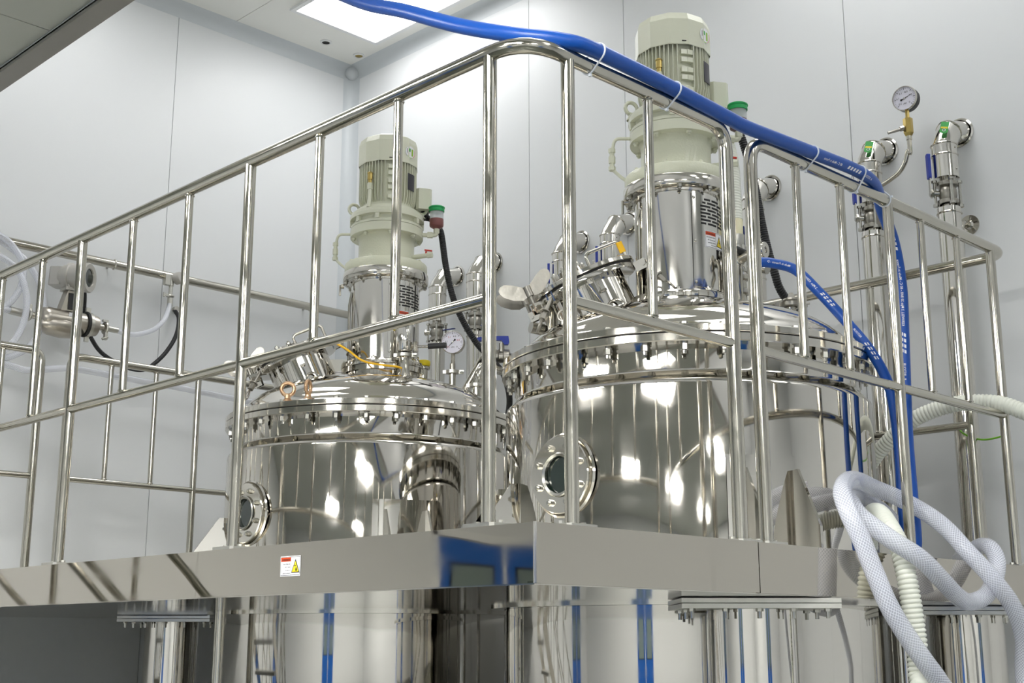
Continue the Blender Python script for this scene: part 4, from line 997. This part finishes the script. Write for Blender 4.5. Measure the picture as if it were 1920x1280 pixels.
# coil of clear hose on the left wall
LCOIL = [(2.45, 6.18, 3.02), (2.30, 6.17, 3.12), (2.26, 6.16, 3.30), (2.36, 6.17, 3.46), (2.468, 6.18, 3.521), (2.53, 6.18, 3.512), (2.588, 6.18, 3.478), (2.639, 6.17, 3.403), (2.652, 6.17, 3.322), (2.634, 6.17, 3.246), (2.590, 6.18, 3.174), (2.50, 6.20, 3.10), (2.36, 6.22, 3.08), (2.24, 6.22, 3.2), (2.25, 6.22, 3.36), (2.36, 6.22, 3.47), (2.49, 6.21, 3.508), (2.634, 6.21, 3.452), (2.705, 6.20, 3.386), (2.755, 6.19, 3.298), (2.773, 6.18, 3.199), (2.767, 6.18, 3.098), (2.736, 6.18, 3.005), (2.665, 6.18, 2.936), (2.56, 6.17, 2.895), (2.40, 6.15, 2.92), (2.26, 6.14, 3.05), (2.25, 6.14, 3.25), (2.36, 6.14, 3.38), (2.488, 6.14, 3.402), (2.600, 6.14, 3.352), (2.653, 6.13, 3.250), (2.665, 6.13, 3.143), (2.644, 6.13, 3.044), (2.603, 6.13, 2.962), (2.545, 6.12, 2.90), (2.53, 6.11, 2.868), (2.607, 6.10, 2.851), (2.680, 6.10, 2.843), (2.774, 6.10, 2.860), (2.869, 6.10, 2.880), (2.981, 6.10, 2.885), (3.128, 6.10, 2.88), (3.294, 6.10, 2.875), (3.499, 6.10, 2.87), (3.730, 6.10, 2.86), (3.936, 6.10, 2.85), (4.151, 6.10, 2.83), (4.3, 6.10, 2.5), (4.3, 6.05, 1.83)]
hose('clear_hose', LCOIL, .0165, 'clearthin', 'coil of clear thin hose hung on the left wall at the picture edge', n=14, uv=True)
hose('clear_hose', [(3.172, 6.17, 3.138), (3.22, 6.175, 3.134), (3.30, 6.185, 3.140), (3.40, 6.19, 3.185), (3.47, 6.21, 3.255), (3.515, 6.255, 3.325), (3.535, 6.275, 3.37)], .0135, 'clearthin', 'short clear hose curving from the flow meter up to the sample valve', n=14, uv=True)
hose('clear_hose', [(2.61, 6.17, 3.144), (2.54, 6.165, 3.135), (2.48, 6.175, 3.09), (2.45, 6.18, 3.02)], .0155, 'clearthin', 'short clear hose end fitted to the left side of the flow meter', n=14, uv=True)
# black conduits on the drives, yellow cable, earth wire
conduit([(3.800, 4.452, 3.50), (3.835, 4.42, 3.49), (3.852, 4.385, 3.44), (3.851, 4.364, 3.393), (3.846, 4.327, 3.241), (3.871, 4.301, 3.087), (3.913, 4.273, 2.975), (3.971, 4.244, 2.879), (4.051, 4.231, 2.815), (4.17, 4.26, 2.74), (4.30, 4.38, 2.60), (4.33, 4.6, 2.3), (4.33, 4.75, 1.82)], .0155, 'black ribbed conduit falling from the farther motor past the round gauge')
conduit([(3.755, 2.73, 3.47), (3.80, 2.75, 3.53), (3.864, 2.732, 3.526), (3.904, 2.707, 3.458), (3.936, 2.676, 3.274), (3.946, 2.650, 3.078), (3.952, 2.632, 2.970), (3.962, 2.615, 2.885), (3.985, 2.61, 2.825), (4.05, 2.60, 2.76), (4.18, 2.60, 2.66), (4.27, 2.62, 2.4), (4.30, 2.75, 1.80)], .0165, 'black ribbed conduit dropping behind the nearer motor to the tank lid')
hose('signal_cable', [(3.30, 4.62, 2.83), (3.314, 4.570, 2.843), (3.324, 4.495, 2.829), (3.362, 4.428, 2.788), (3.400, 4.362, 2.733), (3.452, 4.296, 2.712), (3.51, 4.265, 2.708), (3.56, 4.255, 2.70)], .0048, 'yellow', 'yellow cable draped across the lid of the farther tank', 'cable', n=8)
hose('earth_wire', [(4.500, 2.205, 2.330), (4.480, 2.185, 2.295), (4.460, 2.133, 2.266), (4.440, 2.074, 2.251), (4.40, 1.985, 2.255), (4.352, 1.955, 2.28)], .0035, 'earth1', 'thin yellow-green earth wire sagging between posts at the far right', 'cable', n=8)

# ================================================================ FITTINGS ON THE TANK LIDS
def local(kind, p):
    c = TC[kind]; v = Matrix.Rotation(RZ, 3, 'Z') @ Vector(p); return Vector((c[0] + v.x, c[1] + v.y, v.z))
def fitting(name, label, cat, kind, x, y, group=None):
    r = math.hypot(x, y); z = domez(r)
    return thing(name, label, cat, local(kind, (x, y, z)), RZ, group), z
def ferrule(mb, z0, z1, r=.018):
    return mb.cyl((0, 0, z0), (0, 0, z1), r, 16)
def clampring(z, r=.030):
    return MB().lathe([(r * .6, z - .008), (r, z - .007), (r, z + .007), (r * .6, z + .008)], 22).box((r + .008, 0, z), (.022, .012, .016)).box((-r - .006, 0, z), (.014, .012, .016)).cyl((r + .012, -.022, z), (r + .012, .016, z), .0045, 8).box((r + .012, -.026, z), (.020, .008, .007))
# --- farther tank
o, z = fitting('sampling_valve', 'upright steel valve with black lever at the front of the farther tank lid', 'valve', 'small', .155, -.22)
MB().lathe([(.030, -.03), (.027, .0), (.022, .010), (.022, .075), (.030, .080), (.030, .09)], 20).build('nozzle', 'tube', o)
clampring(.088, .034).build('clamp', 'satin', o)
MB().lathe([(.02, .10), (.032, .102), (.036, .108), (.036, .225), (.033, .23), (0, .231)], 22).build('valve_body', 'clad', o)
MB().cyl((.03, 0, .128), (.055, -.01, .126), .010, 10).cyl((.05, -.012, .10), (.05, -.012, .145), .012, 8).cyl((.05, -.01, .124), (.115, -.02, .124), .006, 10).build('lever', 'tube', o)
MB().cyl((.105, -.019, .124), (.185, -.032, .126), .0125, 14).build('lever_grip', 'black', o)
MB().cyl((0, -.0, .231), (0, 0, .245), .012, 10).build('valve_cap', 'warnyellow', o)
o, z = fitting('capped_nozzle', 'short steel nozzle with a yellow cap beside the sampling valve', 'nozzle', 'small', .225, -.03)
ferrule(MB(), -.03, .075, .020).lathe([(.02, .055), (.030, .057), (.030, .068), (.02, .07)], 20).build('nozzle', 'tube', o)
MB().lathe([(0, .098), (.028, .097), (.031, .093), (.031, .078), (.027, .072), (0, .072)], 22).build('cap', 'yellowcap', o)
o, z = fitting('gauge_nozzle', 'clamped steel nozzle under the round gauge of the farther tank', 'nozzle', 'small', .36, -.10)
ferrule(MB(), -.03, .06, .015).build('nozzle', 'tube', o); clampring(.062, .030).build('clamp', 'satin', o)
ferrule(MB(), .07, .10, .012).build('gauge_neck', 'cast', o)
gz = z + .10
gc = local('small', (.36, -.10, 2.848))
gauge('round steel-cased pressure gauge on the farther tank with black needle', gc + FRONT * .012, (FRONT + LEFT * .12 + Vector((0, 0, -.12))), .050, 2.848 - .05 - gz + .002, 'cast', needle=math.radians(135), blackback=False)
o, z = fitting('butterfly_valve', 'butterfly valve with blue lever seen between the two tanks', 'valve', 'small', .555, .16)
z0 = 2.86 - z
MB().tube(fillet([(-.16, -.10, -.02 + .03), (-.16, -.10, .10), (-.06, -.02, z0 - .02), (0, 0, z0 - .02)], .06), .020, 14).build('inlet_bend', 'tube', o)
MB().lathe([(.02, -.04), (.034, -.038), (.036, -.014), (.028, -.010), (.028, .010), (.036, .014), (.034, .038), (.02, .04)], 20, (.02, 0, z0 - .02), (1, -.1, 0)).build('valve_body', 'cast', o)
MB().cyl((.02, 0, z0), (.02, 0, z0 + .045), .013, 12).build('valve_neck', 'cast', o)
MB().cyl((.055, 0, z0 - .02), (.20, -.05, z0 - .03), .017, 14).build('outlet_pipe', 'tube', o)
MB().prism([(-.13, .0), (-.13, .016), (-.08, .028), (.032, .028), (.036, .0), (.030, -.012), (.012, -.012), (.0, .008), (-.07, .010)], Matrix(((1, 0, 0, .02), (0, 0, 1, -.013), (0, 1, 0, z0 + .05), (0, 0, 0, 1))), .026).build('lever', 'bluegrip', o)
o, z = fitting('bent_pipe', 'bright bent pipe with clamp at the right rim of the farther tank lid', 'pipe', 'small', .47, -.12)
MB().tube(fillet([(0, 0, -.03), (0, 0, .10), (.04, .10, .15), (.10, .22, .15)], .07), .020, 14).build('pipe_bend', 'tube', o); clampring(.04, .034).build('clamp', 'satin', o)
o, z = fitting('lid_plate', 'white printed plate behind the manhole of the farther tank', 'sign', 'small', -.185, -.02)
Rp = Matrix.Rotation(.22, 3, 'X')
MB().box((.02, 0, .045), (.15, .003, .11), Rp).build('plate', 'satin', o, smooth=False)
MB().box((.03, -.003, .018), (.11, .002, .052), Rp).build('print_field', 'white', o, smooth=False)
vs, fs, w = text_mesh('INSTALLED', .014, True)
pm = MB().add([Rp @ Vector((v.x - .02, -.0055 - .003, v.y + .022 - .018)) + Vector((0, 0, .018)) for v in vs], fs)
for r in ((-.02, -.004, .085, -.003), (-.02, .041, .085, .042), (.084, -.004, .085, .042)):
    pm.add([Rp @ Vector((a, -.0085, b - .018 + .0)) + Vector((0, 0, .018)) for a, b in ((r[0], r[1]), (r[2], r[1]), (r[2], r[3]), (r[0], r[3]))], [(0, 1, 2, 3)])
pm.build('print', 'ink', o, smooth=False)
# --- nearer tank
o, z = fitting('duct_valve', 'steel valve with black lever under the white ribbed duct', 'valve', 'big', .205, -.012)
z1 = 2.94 - z
MB().lathe([(.034, -.03), (.030, .0), (.026, .008), (.026, .07), (.036, .074), (.036, .086), (.026, .090), (.026, .12), (.036, .124), (.036, .136), (.03, .14)], 22).build('nozzle', 'tube', o)
clampring(.08, .040).build('clamp', 'satin', o)
MB().lathe([(.028, .14), (.030, .145), (.030, z1 - .03), (.027, z1)], 22).build('valve_body', 'clad', o)
MB().lathe([(.031, .15), (.034, .152), (.034, .158), (.031, .16)], 22).build('body_band', 'bolt', o)
MB().cyl((-.09, -.06, z1 - .025), (-.03, -.03, z1 - .03), .013, 10).cyl((-.12, -.075, z1 - .035), (-.105, -.068, z1 - .005), .016, 10).build('side_port', 'cast', o)
MB().cyl((-.01, -.03, z1 - .045), (-.012, -.06, z1 - .04), .008, 10).build('lever', 'tube', o)
MB().cyl((-.030, -.065, z1 - .025), (.055, -.045, z1 - .060), .0125, 14).build('lever_grip', 'black', o)
MB().tube(fillet([(-.085, -.06, z1 - .03), (-.085, -.06, .05), (-.06, -.04, .0)], .03), .006, 10).build('drain_tube', 'tube', o)
hf = thing('hose_fitting', 'chrome cylinder fitting where the lower blue hose starts', 'fitting', local('big', (.252, -.118, 2.872)), RZ)
MB().lathe([(0, -.05), (.028, -.05), (.030, -.046), (.030, .0), (.028, .006), (.012, .006), (.011, .002), (0, .002)], 24, (.02, -.03, .012), (.75, -.6, -.05)).build('fitting_body', 'flange', hf)
MB().tube(fillet([(-.02, .02, .01), (-.06, .06, .0), (-.06, .06, -.17)], .04), .018, 14).build('fitting_pipe', 'tube', hf)
MB().cyl((-.02, .01, -.035), (.03, -.03, -.055), .021, 14).build('hose_tail', 'bolt', hf)
o, z = fitting('clamped_nozzle', 'clamped steel nozzle right of the motor where the black conduit ends', 'nozzle', 'big', .40, .06)
ferrule(MB(), -.03, .085, .020).build('nozzle', 'tube', o); clampring(.095, .042).build('clamp', 'cast', o)
MB().prism([(-.022, 0), (.022, 0), (.006, .035), (-.006, .035)], Matrix(((1, 0, 0, .0), (0, 0, 1, -.02), (0, 1, 0, .102), (0, 0, 0, 1))), .010).torus((0, 0, .112), (0, 0, 1), .022, .007, 20, 8).build('clamp_wing', 'cast', o)
o, z = fitting('capped_nozzle', 'short nozzle with a yellow clip beside the nearer motor flange', 'nozzle', 'big', -.235, .02)
ferrule(MB(), -.03, .06, .020).lathe([(0, .075), (.026, .074), (.028, .07), (.028, .058), (.02, .056)], 20).build('nozzle', 'tube', o)
MB().prism([(-.02, 0), (.02, .012), (.024, .018), (-.014, .03), (-.02, .02)], Matrix(((1, 0, 0, .01), (0, 0, 1, -.03), (0, 1, 0, .03), (0, 0, 0, 1))), .010).build('clip', 'yellowcap', o, smooth=False)
o, z = fitting('short_nozzle', 'plain steel nozzle left of the nearer manhole neck', 'nozzle', 'big', -.47, .12)
MB().lathe([(.040, -.06), (.038, .0), (.034, .01), (.034, .12), (.03, .125)], 22).build('nozzle', 'clad', o)
MB().cyl((-.03, -.03, .045), (-.075, -.05, .05), .022, 16).build('side_cap', 'bolt', o)
for i, (x, y, a, lb) in enumerate([(-.44, -.28, .5, 'small pull ring lying on the nearer lid below the open manhole clamp'), (-.13, -.40, -.3, 'small pull ring lying on the nearer lid in front of the manhole')]):
    o, z = fitting('pull_ring', lb, 'ring', 'big', x, y)
    MB().torus((0, 0, .026), (math.sin(a), math.cos(a), 0), .018, .004, 20, 8).cyl((0, 0, -.01), (0, 0, .010), .008, 10).build('ring', 'cast', o)
